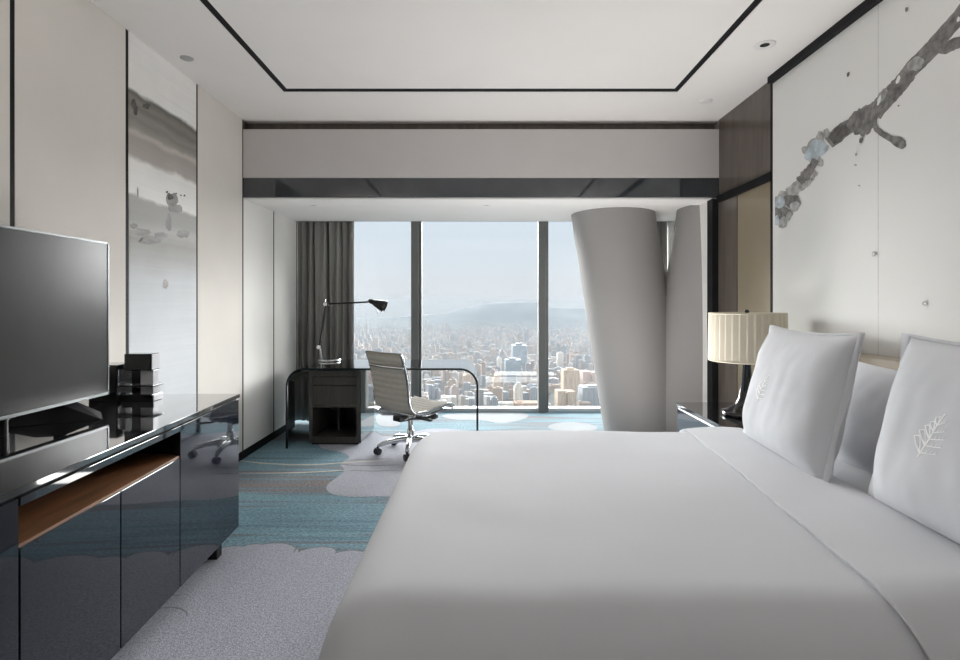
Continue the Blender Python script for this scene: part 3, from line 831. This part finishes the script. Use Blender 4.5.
# ------------------------------------------------------------------ bed
bed = thing('bed', 'wide bed with white mattress and low tan headboard against the mural wall', 'bed', (.85, 1.93, 0))
BX0, BX1, BY0, BY1 = -.22, 1.93, 1.02, 2.85
m_ = MB(); m_.box(BX0+.06, BX1, BY0+.05, BY1-.05, .06, .32, 0, .02); m_.build('base', M['bed_base'], bed)
m_ = MB(); m_.box(BX0+.01, BX1, BY0+.13, BY1-.01, .32, .61, 0, .06, 4); m_.build('mattress', M['linen'], bed)
m_ = MB(); m_.box(1.935, XR-.013, .80, 3.02, .10, 1.075, 0, .02, 3); m_.build('headboard', M['headboard'], bed)
for (x, y) in ((BX0+.15,BY0+.15),(BX0+.15,BY1-.15),(1.8,BY0+.15),(1.8,BY1-.15)):
    m_ = MB(); m_.box(x-.03,x+.03,y-.03,y+.03,0,.06); m_.build('leg', M['black_trim'], bed)

def roll(q, r, flare=.02):
    """distance past the edge -> (outward, down) along a quarter round, then hanging"""
    if q <= 0: return 0.0, 0.0
    arc = r*PI/2
    if q < arc: return r*math.sin(q/r), r*(1-math.cos(q/r))
    return r+flare*min(1,(q-arc)/.3), r+(q-arc)
TOP, RX, RN, RF = .665, .13, .36, .12
HX0, HY0, HY1 = -.36+RX, .93+RN, 2.94-RF
def dfn(x, y):
    ox, dx_ = roll(HX0-x, RX); on, dn = roll(HY0-y, RN); of, df = roll(y-HY1, RF)
    # the far corner of the cloth is rounded
    b_ = .014*(noise.noise(Vector((x*1.5+4, y*1.8, .3)))*.7 + .3*noise.noise(Vector((x*4, y*4+4, 2))))
    b_ *= max(0, 1-(dx_+dn+df)/.1)
    px = min(max(x, HX0), 9) - ox
    py = min(max(y, HY0), HY1) - on + of
    t = (dx_+.02)/(RX) if dx_ > .15 else 0
    px += .010*math.sin(y*10)*min(1, max(0, dx_-.15)/.2)
    if px < HX0+.05 and py > HY1-.1:
        k = (HX0+.05-px)*(py-HY1+.1)
        px += .9*k; py -= 1.2*k
    return (px, py, max(TOP-dx_-dn-df+b_, .12))
X0e, X1e = HX0-RX*PI/2-.36, 1.27
Y0e, Y1e = HY0-RN*PI/2-.10, HY1+RF*PI/2+.36
m_ = MB()
m_.grid(lambda u, v: dfn(X0e+(X1e-X0e)*u, Y0e+(Y1e-Y0e)*v), 96, 130, 0)
duvet = m_.build('duvet', M['linen'])
md = duvet.modifiers.new('thickness','SOLIDIFY'); md.thickness = .02; md.offset = -1
tag(duvet, 'smooth white duvet spread over the bed and hanging over its sides', 'duvet')
# turned-down sheet: a soft double band with rounded long edges
def fold(u, v):
    y = Y0e+(Y1e-Y0e)*v
    f = max(0, min(1, (y-1.0)/1.8))
    xa = .895 + .185*f; xb = 1.27 + .11*f
    wob = .006*noise.noise(Vector((y*2.5, 1, 0)))
    if u < .12:
        a = u/.12*PI*.5; x = xa + wob + .012*(1-math.sin(a)); h = .020*math.sin(a)
    elif u > .88:
        a = (1-u)/.12*PI*.5; x = xb - .012*(1-math.sin(a)); h = .024*math.sin(a)
    else:
        x = xa+wob+(xb-xa)*(u-.12)/.76; h = .020 + .004*(u-.12)/.76 + .010*math.sin(PI*(u-.12)/.76)
    p = Vector(dfn(x, y)); e_ = 1e-3
    nn = (Vector(dfn(x+e_, y))-p).cross(Vector(dfn(x, y+e_))-p)
    nn = nn.normalized() if nn.length > 1e-12 else Vector((0,0,1))
    if nn.z < 0 and abs(nn.z) > .3: nn = -nn
    return tuple(p + nn*(h-.004))
m_ = MB(); m_.grid(fold, 30, 130, 0)
m_.build('turned_down_sheet', M['linen_fold'], duvet)

def pillow(name, label, origin, yaw, lean, W, Hh, T, seed, mt, flange=.045, logo=None, sag=.012, group=None):
    """local x = along the face to the viewer's right, z = up, y = thickness (front = -y)"""
    root_mat = Matrix.Translation(origin) @ Matrix.Rotation(yaw,4,'Z') @ Matrix.Rotation(lean,4,'X')
    def surf(u, v, side):
        # u,v in -1..1 ; side -1 front, +1 back
        au, av = abs(u), abs(v)
        t = max(0, (1-au**4))**.6 * max(0, (1-av**3.4))**.6
        pin_u = 1 - .05*(1-t)*math.cos(v*PI/2)*1.0
        pin_v = 1 - .05*(1-t)*math.cos(u*PI/2)*1.0
        x = u*W/2*(1-.02*(1-v*v)*au**3)
        z = Hh/2 + v*Hh/2*(1-.02*(1-u*u)*av**3) 
        wr = .007*noise.noise(Vector((u*2.2+seed, v*2.0, side))) + .004*noise.noise(Vector((u*6+seed, v*3, side*2)))
        y = side*(T/2*t*(1.0+.15*(-v)) ) + wr*t
        z -= sag*(1-u*u)*max(0,v)**2
        return Vector((x, y, z))
    m_ = MB()
    nu, nv = 40, 40
    m_.grid(lambda a, c: root_mat @ surf(2*a-1, 2*c-1, -1), nu, nv, 0)
    m_.grid(lambda a, c: root_mat @ surf(1-2*a, 2*c-1, 1), nu, nv, 0)
    # flat hem round the edge of the case
    if flange:
        ring = []
        K = 40
        for k in range(K): ring.append((-1+2*k/K, -1))
        for k in range(K): ring.append((1, -1+2*k/K))
        for k in range(K): ring.append((1-2*k/K, 1))
        for k in range(K): ring.append((-1, 1-2*k/K))
        A = []; B = []
        for i, (u, v) in enumerate(ring):
            p = surf(u, v, 0)
            n2 = Vector((u if abs(u) > .999 else 0, 0, v if abs(v) > .999 else 0))
            fz = flange if abs(n2.x) > .5 else flange*.35
            q = p + Vector((n2.x*flange, 0, n2.z*flange*.35)) + Vector((0, .012*noise.noise(Vector((u*2.5, v*2.5, seed+5))), 0))
            A.append(root_mat @ (p+Vector((0,-.003,0)))); B.append(root_mat @ (q+Vector((0,-.002,0))))
        A2 = [a + (root_mat.to_3x3() @ Vector((0,.006,0))) for a in A]; B2 = [a + (root_mat.to_3x3() @ Vector((0,.004,0))) for a in B]
        nr = len(ring)
        vs = A+B+A2+B2
        fs = []
        for i in range(nr):
            j = (i+1) % nr
            fs += [(i,j,nr+j,nr+i), (2*nr+i,3*nr+i,3*nr+j,2*nr+j), (nr+i,nr+j,3*nr+j,3*nr+i)]
        m_.add(vs, fs, 0, True)
    o = m_.build(name, mt)
    tag(o, label, 'pillow', group)
    if logo:
        lm = MB()
        lu, lv, lh = logo            # centre on the face and half height
        strokes = []
        def T_(u, v): return ((u-266)/92*1.30, (436-v)/92)
        strokes.append(([T_(248,527), T_(257,495), T_(266,465), T_(278,425), T_(291,385), T_(305,345)], .0030))
        for (a, c, d, e_) in (((250,508),(232,487),(214,455),(236,452)), ((262,478),(243,458),(228,430),(246,424)), ((271,450),(256,432),(244,408),(261,402)), ((280,422),(268,408),(261,390),(276,381)), ((289,396),(280,386),(275,369),(291,362))):
            strokes.append(([T_(*a), T_(*c), T_(*d)], .0024)); strokes.append(([T_(*d), T_((d[0]+e_[0])/2+4, d[1]-6), T_(*e_), T_((a[0]+e_[0])/2, (a[1]+e_[1])/2-4), T_(*a)], .0018))
        for (a, d) in (((253,507),(306,494)), ((262,477),(318,466)), ((271,450),(322,436)), ((279,424),(319,408)), ((289,393),(316,376))):
            mid = ((a[0]+d[0])/2, (a[1]+d[1])/2)
            strokes.append(([T_(*a), T_(mid[0], mid[1]+1), T_(*d)], .0016))
            for w in (.35, .6, .85):
                q = (a[0]+(d[0]-a[0])*w, a[1]+(d[1]-a[1])*w)
                strokes.append(([T_(*q), T_(q[0]+3, q[1]-7), T_(q[0]+7, q[1]-11)], .0012))
        for pts, r in strokes:
            P = []
            fine = []
            for (a, c) in zip(pts[:-1], pts[1:]):
                for k in range(3): fine.append((a[0]+(c[0]-a[0])*k/3, a[1]+(c[1]-a[1])*k/3))
            fine.append(pts[-1])
            for (a, c) in fine:
                u = lu + a*lh/(W/2); v = lv + c*lh/(Hh/2)
                p = surf(u, v, -1)
                P.append(root_mat @ (p))
            nf = (root_mat.to_3x3() @ Vector((0,-1,0))).normalized()
            A, B = [], []
            for i, p in enumerate(P):
                t = (P[min(i+1,len(P)-1)]-P[max(i-1,0)]).normalized(); sd_ = t.cross(nf)*r*.85
                A.append(p+nf*.0014+sd_); B.append(p+nf*.0014-sd_)
            q = len(P)
            lm.add(A+B+[a-nf*.003 for a in A]+[b-nf*.003 for b in B], [(i,i+1,q+i+1,q+i) for i in range(q-1)]+[(i,2*q+i,2*q+i+1,i+1) for i in range(q-1)]+[(q+i,q+i+1,3*q+i+1,3*q+i) for i in range(q-1)])
        lm.build('embroidered_tree', M['thread'], o)
        o.children[0].location = (0,0,0)
        tag(o.children[0], 'white embroidered tree emblem')
    return o
# faces look to -x and slightly to the viewer: local -y turned to world -x
Z0 = .655
pillow('pillow', 'large white pillow with embroidered tree, leaning beside the table lamp', (1.29, 2.325, Z0+.02), R(-90)+R(-6), R(-13), .725, .56, .19, 1, M['pillow'], .03, (-.25, -.05, .066))
pillow('pillow', 'large white pillow with embroidered tree at right edge nearest the viewer', (1.30, 1.475, Z0+.02), R(-90)+R(-4), R(-12), .66, .56, .19, 5, M['pillow'], .03, (-.12, -.02, .072))
pillow('pillow', 'plain white sleeping pillow upright behind the two embroidered pillows', (1.63, 2.10, .625), R(-90), R(-12), .74, .46, .20, 9, M['pillow'], .0)

# ------------------------------------------------------------------ city outside
GZ = -380.0
g = MB(); g.box(-9000, 9000, 1200, 16000, GZ-5, GZ)
struct(g.build('ground', mat('city_ground', (.17,.18,.165), .9, var=.45, scale=.006)))

def facade_mat(name, use_island):
    m, nt, b = nt_mat(name); N = nt.nodes; L = nt.links
    cr = N.new('ShaderNodeValToRGB'); cr.color_ramp.interpolation = 'CONSTANT'
    cols = [(.46,.37,.30),(.52,.46,.41),(.34,.33,.33),(.50,.40,.36),(.32,.36,.41),(.56,.53,.50),(.42,.32,.25),(.36,.37,.40),(.55,.45,.39),(.30,.33,.37),(.60,.58,.56)]
    e = cr.color_ramp.elements
    e[0].position = 0; e[0].color = (*cols[0],1); e[1].position = 1-1/len(cols); e[1].color = (*cols[-1],1)
    for i, c in enumerate(cols[1:-1], 1):
        q = e.new(i/len(cols)); q.color = (*c,1)
    if use_island:
        gm = N.new('ShaderNodeNewGeometry'); L.new(gm.outputs['Random Per Island'], cr.inputs['Fac'])
    else:
        oi = N.new('ShaderNodeObjectInfo'); L.new(oi.outputs['Random'], cr.inputs['Fac'])
    tc = N.new('ShaderNodeTexCoord'); sp = N.new('ShaderNodeSeparateXYZ'); L.new(tc.outputs['Object'], sp.inputs[0])
    ad = N.new('ShaderNodeMath'); ad.operation = 'ADD'; L.new(sp.outputs['X'], ad.inputs[0]); L.new(sp.outputs['Y'], ad.inputs[1])
    cb = N.new('ShaderNodeCombineXYZ'); L.new(ad.outputs[0], cb.inputs['X']); L.new(sp.outputs['Z'], cb.inputs['Y'])
    br = N.new('ShaderNodeTexBrick'); br.inputs['Scale'].default_value = 1.0
    br.inputs['Brick Width'].default_value = 7.0; br.inputs['Row Height'].default_value = 6.4; br.inputs['Mortar Size'].default_value = 1.5; br.offset = 0
    br.inputs['Color1'].default_value = (.42,.45,.5,1); br.inputs['Color2'].default_value = (.6,.6,.62,1); br.inputs['Mortar'].default_value = (1,1,1,1)
    L.new(cb.outputs[0], br.inputs['Vector'])
    mx = N.new('ShaderNodeMix'); mx.data_type = 'RGBA'; mx.blend_type = 'MULTIPLY'; mx.inputs['Factor'].default_value = 1
    L.new(cr.outputs['Color'], mx.inputs['A']); L.new(br.outputs['Color'], mx.inputs['B']); L.new(mx.outputs['Result'], b.inputs['Base Color'])
    b.inputs['Roughness'].default_value = .7
    return m
FM = facade_mat('facades', False); FMI = facade_mat('far_facades', True)
M['blue_glass'] = mat('blue_glass_facade', (.24,.31,.38), .4, var=.2, scale=.06)
M['beige_f'] = mat('beige_facade', (.58,.45,.34), .7, var=.25, scale=.10, stretch=(2,2,.3))
M['white_f'] = mat('white_facade', (.70,.66,.61), .7, var=.2, scale=.10, stretch=(2,2,.3))
M['terra_f'] = mat('terracotta_facade', (.50,.34,.25), .7, var=.2, scale=.05)
M['grey_f'] = mat('grey_facade', (.31,.34,.38), .6, var=.2, scale=.08, stretch=(2,2,.3))
M['pink_f'] = mat('pink_facade', (.60,.44,.40), .7, var=.22, scale=.10, stretch=(2,2,.3))

def tower_mesh(kind, w, d, h, mb, ox=0, oy=0, oz=0, bays=True):
    B = lambda x0,x1,y0,y1,z0,z1: mb.box(ox+x0,ox+x1,oy+y0,oy+y1,oz+z0,oz+z1)
    if kind == 0:      # slab with roof plant
        B(-w/2,w/2,-d/2,d/2,0,h); B(-w*.25,w*.22,-d*.25,d*.25,h,h*1.06)
    elif kind == 1:    # stepped
        B(-w/2,w/2,-d/2,d/2,0,h*.82); B(-w*.38,w*.38,-d*.38,d*.38,h*.82,h*.95); B(-w*.2,w*.2,-d*.2,d*.2,h*.95,h*1.04)
    elif kind == 2:    # cross plan
        B(-w/2,w/2,-d*.28,d*.28,0,h); B(-w*.28,w*.28,-d/2,d/2,0,h*1.02); B(-w*.12,w*.12,-d*.12,d*.12,h*1.02,h*1.09)
    elif kind == 3:    # twin
        B(-w/2,-w*.08,-d/2,d/2,0,h); B(w*.08,w/2,-d*.4,d*.6,0,h*.94); B(-w*.08,w*.08,-d*.2,d*.3,0,h*.85)
    elif kind == 4:    # tower on a podium
        B(-w*.8,w*.8,-d*.8,d*.8,0,h*.18); B(-w*.42,w*.42,-d*.42,d*.42,h*.18,h); B(-w*.3,w*.1,-d*.2,d*.2,h,h*1.05)
    else:              # low block
        B(-w/2,w/2,-d/2,d/2,0,h); B(-w*.4,-w*.2,-d*.2,d*.2,h,h*1.15)
protos = []
for k in range(6):
    for w, d, h in ((32,26,90),(26,30,68)) if k < 5 else ((70,45,26),(48,40,34)):
        m_ = MB(); tower_mesh(k, w, d, h, m_)
        me = m_.build('tower_block', FM)
        protos.append(me.data); bpy.data.objects.remove(me)
occupied = []
def at_city(px, D): return ((px-480)*D/F, D)
def special(name, label, px0, px1, ytop, D, kind, mt, dd=None):
    x0 = (px0-480)*D/F; x1 = (px1-480)*D/F; h = H-(ytop-305)*D/F-GZ
    m_ = MB(); tower_mesh(kind, (x1-x0), dd or (x1-x0)*.8, h/1.05, m_)
    o = m_.build(name, mt); o.location = ((x0+x1)/2, D, GZ); o.rotation_euler.z = .08
    occupied.append((o.location.x, D, (x1-x0)*.75))
    tag(o, label, 'building'); return o
special('office_tower', 'tall blue-grey glass tower left of the right-hand window mullion', 512, 526, 343.5, 2900, 0, M['blue_glass'])
special('office_tower', 'blue-grey slab directly in front of the tall blue glass tower', 505, 520, 358, 2500, 0, M['blue_glass'])
special('apartment_tower', 'broad beige tower right of the right-hand window mullion', 562, 578, 368, 2200, 0, M['beige_f'])
special('apartment_tower', 'slim white tower standing close in the middle pane', 514, 522.5, 382, 2080, 1, M['white_f'])
special('apartment_tower', 'narrow beige tower to the left of the blue slab', 493, 501, 373, 2250, 1, M['beige_f'])
special('apartment_tower', 'pale slim tower far behind the broad beige tower', 557, 563, 352, 3100, 0, M['white_f'])
special('apartment_tower', 'pink tower cluster at right edge of the view beside the column', 581, 597, 370, 2500, 3, M['pink_f'])
special('office_block', 'grey-blue block low at right below the pink towers', 580, 603, 385, 2020, 0, M['grey_f'])
special('low_building', 'long low terracotta block at the foot of the right-hand mullion', 514, 538, 401.5, 1990, 5, M['terra_f'], 60)
special('low_building', 'low cream block left of the terracotta block', 498, 513, 402, 1985, 5, M['white_f'], 40)
special('low_building', 'low cream block seen through the desk leg opening', 441, 456, 396, 2050, 5, M['white_f'], 50)
special('apartment_tower', 'pair of beige towers joined on a low base right of mullion foot', 556, 574, 389, 2010, 3, M['beige_f'])
special('apartment_tower', 'beige slab seen just beyond the curved right corner of the desk', 463, 474, 374, 2400, 0, M['beige_f'])
special('apartment_tower', 'pale thin tower behind the narrow beige tower in middle pane', 497, 501.5, 357, 2700, 0, M['white_f'])
rnd = random.Random(11)
cands = []
for _ in range(9000):
    D = 1900 + (7300-1900)*(rnd.random()**.85)
    x = rnd.uniform(-.30, .30)*D
    cands.append((x, D))
placed = []
cell = {}
def free(x, y, r):
    for (a, c, q) in occupied:
        if abs(a-x) < q+r and abs(c-y) < q+r: return False
    i, j = int(x//120), int(y//120)
    for a in (-1,0,1):
        for c in (-1,0,1):
            for (px, py, pr_) in cell.get((i+a,j+c), ()):
                if math.hypot(px-x, py-y) < pr_+r: return False
    return True
for (x, D) in cands:
    r = rnd.uniform(17, 27)
    if free(x, D, r):
        cell.setdefault((int(x//120), int(D//120)), []).append((x, D, r)); placed.append((x, D, r))
placed.sort(key=lambda p: p[1])
vis = [p for p in placed if -.245 < p[0]/p[1] < .235]
ind = set(vis[:280])
GRP = 'high-rises of the hazy city outside the window'
far = MB()
for p in placed:
    x, D, r = p
    t = noise.noise(Vector((x*.0016, D*.0016, 3)))
    tall = max(.35, .72 + .7*t + rnd.uniform(-.25,.35))
    if rnd.random() < .05: tall *= 1.5
    k = rnd.randrange(len(protos)) if rnd.random() < .85 else 10+rnd.randrange(2)
    if p in ind:
        o = bpy.data.objects.new('tower_block', protos[k]); COL.objects.link(o)
        s = r/22
        o.location = (x, D, GZ); o.scale = (s, s, tall if k < 10 else 1); o.rotation_euler.z = rnd.choice((0,.12,.3,-.2,.5))
        tag(o, 'pale high-rise among the crowded hazy city seen through the window', 'building', GRP)
    else:
        kk = k//2
        if kk < 5: tower_mesh(rnd.choice((0,1,0,4)), r*1.5, r*1.2, 82*tall, far, x, D, GZ)
        else: tower_mesh(5, r*2, r*1.5, 28, far, x, D, GZ)
tag(far.build('distant_city', FMI), 'countless far pale buildings fading into haze below the mountains', 'city', None, 'stuff')

# mountains on the horizon
sil = [(180,322),(260,320),(320,319),(356,318),(385,317),(413,316),(445,313.2),(467,307.5),(489,303),(505,302.3),(518,301.3),(534,302),(542,304.5),(550,307),(566,308.2),(582,308),(600,311),(640,309),(700,314),(800,318)]
def ridge(px):
    for (a, c) in zip(sil[:-1], sil[1:]):
        if a[0] <= px <= c[0]:
            w = (px-a[0])/(c[0]-a[0]); w = w*w*(3-2*w)
            return a[1]*(1-w)+c[1]*w
    return sil[-1][1]
def mountain(name, label, D, yoff, depth, seed, col, sil_y=None):
    m_ = MB()
    def fn(u, v):
        px = 180+620*u
        ry = ridge(px) if sil_y is None else sil_y(px)
        top = H-(ry+yoff-305)*D/F
        y = D + (v-.5)*2*depth
        w = max(0, 1-abs(v-.5)*2)
        n_ = noise.fractal(Vector((u*14+seed, v*4, 0)), 1.0, 2.0, 5)
        z = GZ-20 + (top-GZ+20)*(w**.8) + n_*60*(w*(1-w)*2+.12)
        return ((px-480)*D/F, y, z)
    m_.grid(fn, 160, 24, 0)
    o = m_.build(name, mat(name+'_woods', col, .95, var=.35, scale=.003))
    tag(o, label, 'mountain'); return o
mountain('mountain', 'broad blue mountain ridge on the horizon beyond the city', 9300, 0, 1500, 2, (.065,.09,.105))
mountain('mountain', 'lower dark wooded hills in front of the broad mountain ridge', 7900, 0, 500, 6, (.06,.09,.07), lambda px: 332+3*math.sin(px*.023)+3*math.sin(px*.061+1)-6*math.exp(-((px-500)/60)**2))

# haze over the city: a thin upper layer and a denser one among the buildings
def haze(name, z0, z1, scat, absb, tint, label):
    hz = MB(); hz.box(-8500, 8500, 1300, 9000, z0, z1)
    vm = bpy.data.materials.new(name); vm.use_nodes = True
    N = vm.node_tree.nodes; L = vm.node_tree.links; N.clear()
    ou = N.new('ShaderNodeOutputMaterial'); vs_ = N.new('ShaderNodeVolumeScatter'); va = N.new('ShaderNodeVolumeAbsorption'); ad = N.new('ShaderNodeAddShader')
    vs_.inputs['Color'].default_value = (*tint, 1); vs_.inputs['Density'].default_value = scat
    va.inputs['Color'].default_value = (0,0,0,1); va.inputs['Density'].default_value = absb
    L.new(vs_.outputs[0], ad.inputs[0]); L.new(va.outputs[0], ad.inputs[1]); L.new(ad.outputs[0], ou.inputs['Volume'])
    tag(hz.build('haze', vm), label, 'haze', None, 'stuff')
haze('upper_haze', -198, 75, .000050, .000120, (.78,.89,1.0), 'thin blue haze in front of the mountain ridge')
haze('city_haze', GZ+1, -200, .00012, .00028, (.86,.93,1.0), 'dense pale haze lying between the city buildings')

# ------------------------------------------------------------------ light
FILL_GLOW = 54.0  # strength of the glow added outside the visible sky
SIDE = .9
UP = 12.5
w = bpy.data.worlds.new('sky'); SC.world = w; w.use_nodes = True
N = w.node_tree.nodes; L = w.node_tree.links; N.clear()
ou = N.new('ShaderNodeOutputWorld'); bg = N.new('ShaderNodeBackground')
tc = N.new('ShaderNodeTexCoord'); nm = N.new('ShaderNodeVectorMath'); nm.operation = 'NORMALIZE'
L.new(tc.outputs['Generated'], nm.inputs[0])
sp = N.new('ShaderNodeSeparateXYZ'); L.new(nm.outputs[0], sp.inputs[0])
cr = N.new('ShaderNodeValToRGB'); e = cr.color_ramp.elements
e[0].position = 0; e[0].color = (.30,.31,.32,1); e[1].position = 1; e[1].color = (.80,.92,1,1)
for p, c in ((.470,(.50,.51,.53,1)), (.478,(.86,.87,.89,1)), (.502,(.86,.87,.89,1)), (.54,(.80,.86,.92,1)), (.60,(.76,.86,.95,1))):
    q = e.new(p); q.color = c
mr = N.new('ShaderNodeMapRange'); mr.inputs['From Min'].default_value = -1; mr.inputs['From Max'].default_value = 1
L.new(sp.outputs['Z'], mr.inputs['Value']); L.new(mr.outputs[0], cr.inputs['Fac'])
# glow added above the sky in view, city side only, to light the room
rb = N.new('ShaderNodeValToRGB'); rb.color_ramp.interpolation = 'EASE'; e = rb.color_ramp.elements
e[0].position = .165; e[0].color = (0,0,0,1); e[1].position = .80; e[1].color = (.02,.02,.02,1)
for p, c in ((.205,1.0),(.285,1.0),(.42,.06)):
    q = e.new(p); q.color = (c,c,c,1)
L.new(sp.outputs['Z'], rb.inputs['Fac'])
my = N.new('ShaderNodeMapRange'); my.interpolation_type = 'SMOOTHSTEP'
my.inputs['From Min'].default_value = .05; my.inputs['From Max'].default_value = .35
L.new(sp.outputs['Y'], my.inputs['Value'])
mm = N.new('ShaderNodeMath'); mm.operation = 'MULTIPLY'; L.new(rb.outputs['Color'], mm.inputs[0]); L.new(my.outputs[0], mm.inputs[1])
ms = N.new('ShaderNodeMath'); ms.operation = 'MULTIPLY'; ms.inputs[1].default_value = FILL_GLOW
# added side glow, down to the horizon but out of view, lights the walls
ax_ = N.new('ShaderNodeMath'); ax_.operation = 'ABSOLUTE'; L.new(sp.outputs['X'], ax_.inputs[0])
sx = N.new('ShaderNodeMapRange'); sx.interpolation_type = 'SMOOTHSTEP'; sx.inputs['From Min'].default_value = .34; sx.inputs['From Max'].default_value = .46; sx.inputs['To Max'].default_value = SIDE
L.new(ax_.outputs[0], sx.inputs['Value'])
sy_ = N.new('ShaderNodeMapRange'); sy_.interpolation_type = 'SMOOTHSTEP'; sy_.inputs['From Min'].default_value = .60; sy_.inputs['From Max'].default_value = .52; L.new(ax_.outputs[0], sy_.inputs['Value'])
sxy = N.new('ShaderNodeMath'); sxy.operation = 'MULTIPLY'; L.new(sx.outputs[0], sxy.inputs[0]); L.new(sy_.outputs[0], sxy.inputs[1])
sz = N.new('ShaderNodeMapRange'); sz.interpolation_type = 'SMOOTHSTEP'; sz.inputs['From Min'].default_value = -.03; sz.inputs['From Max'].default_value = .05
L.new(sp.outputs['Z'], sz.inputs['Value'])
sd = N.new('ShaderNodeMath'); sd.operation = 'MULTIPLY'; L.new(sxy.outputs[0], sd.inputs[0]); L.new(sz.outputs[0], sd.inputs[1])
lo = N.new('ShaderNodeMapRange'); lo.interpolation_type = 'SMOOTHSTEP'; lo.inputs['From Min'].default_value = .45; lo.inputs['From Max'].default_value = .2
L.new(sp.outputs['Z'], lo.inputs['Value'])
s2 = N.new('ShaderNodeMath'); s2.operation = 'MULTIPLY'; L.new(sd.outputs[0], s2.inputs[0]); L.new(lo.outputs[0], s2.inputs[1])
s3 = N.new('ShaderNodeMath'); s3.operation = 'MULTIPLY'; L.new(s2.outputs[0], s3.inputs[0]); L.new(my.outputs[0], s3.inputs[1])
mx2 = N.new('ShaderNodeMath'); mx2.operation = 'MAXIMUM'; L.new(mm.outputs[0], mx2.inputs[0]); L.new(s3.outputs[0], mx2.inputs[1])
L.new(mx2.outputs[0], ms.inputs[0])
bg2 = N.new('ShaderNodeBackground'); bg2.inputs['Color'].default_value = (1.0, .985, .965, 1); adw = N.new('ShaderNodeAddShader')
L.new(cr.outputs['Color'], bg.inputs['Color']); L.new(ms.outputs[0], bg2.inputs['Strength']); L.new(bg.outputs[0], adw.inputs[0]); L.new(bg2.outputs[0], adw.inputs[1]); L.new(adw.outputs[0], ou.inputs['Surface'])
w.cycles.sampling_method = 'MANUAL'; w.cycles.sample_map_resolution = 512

def light(name, kind, loc, energy, col=(1,1,1), **kw):
    d = bpy.data.lights.new(name, kind); d.energy = energy; d.color = col
    for k, v in kw.items(): setattr(d, k, v)
    o = bpy.data.objects.new(name, d); COL.objects.link(o); o.location = loc
    return o
sun = light('sun', 'SUN', (0,-20,60), 1.4, (1,.90,.78), angle=R(2))
for i, (x, y, z) in enumerate(((-1.45,.75,1.9),(1.5,.85,1.9))):  # added fill pair facing up beside the viewer; no fixtures stand here
    light('added_side_fill', 'AREA', (x, y, z), UP, (1,.965,.94), shape='DISK', size=.25).rotation_euler = (PI, 0, 0)
light('added_floor_fill', 'AREA', (.82, 3.5, .06), 35, (1,.965,.935), shape='RECTANGLE', size=1.1, size_y=.6).rotation_euler = (PI, 0, 0)  # unseen fill added behind the bed to brighten ceiling and walls
light('added_floor_fill', 'AREA', (.60, 4.2, .04), 11.0, (1,.965,.935), shape='RECTANGLE', size=1.0, size_y=.4).rotation_euler = (PI-.1, 0, 0)  # second unseen fill, added on the floor to lift the alcove
sun.rotation_euler = Vector((.45, .75, -.62)).to_track_quat('-Z','Y').to_euler()

# ------------------------------------------------------------------ camera
cam = bpy.data.cameras.new('camera'); co = bpy.data.objects.new('camera', cam); COL.objects.link(co)
cam.sensor_width = 36; cam.lens = F/960*36; cam.shift_y = -25/960; cam.clip_start = .05; cam.clip_end = 40000
co.location = (0, 0, H); co.rotation_euler = (PI/2, 0, 0)
SC.camera = co

for o in SC.objects:
    if '_base' in o: del o['_base']
SC.view_settings.view_transform = 'Standard'; SC.view_settings.look = 'None'; SC.view_settings.gamma = 1
SC.view_settings.exposure = 0; SC.view_settings.use_curve_mapping = False
cy = SC.cycles
cy.max_bounces = 14; cy.diffuse_bounces = 8; cy.glossy_bounces = 6; cy.transparent_max_bounces = 16; cy.volume_bounces = 1
cy.sample_clamp_indirect = 6; cy.caustics_reflective = False; cy.caustics_refractive = False
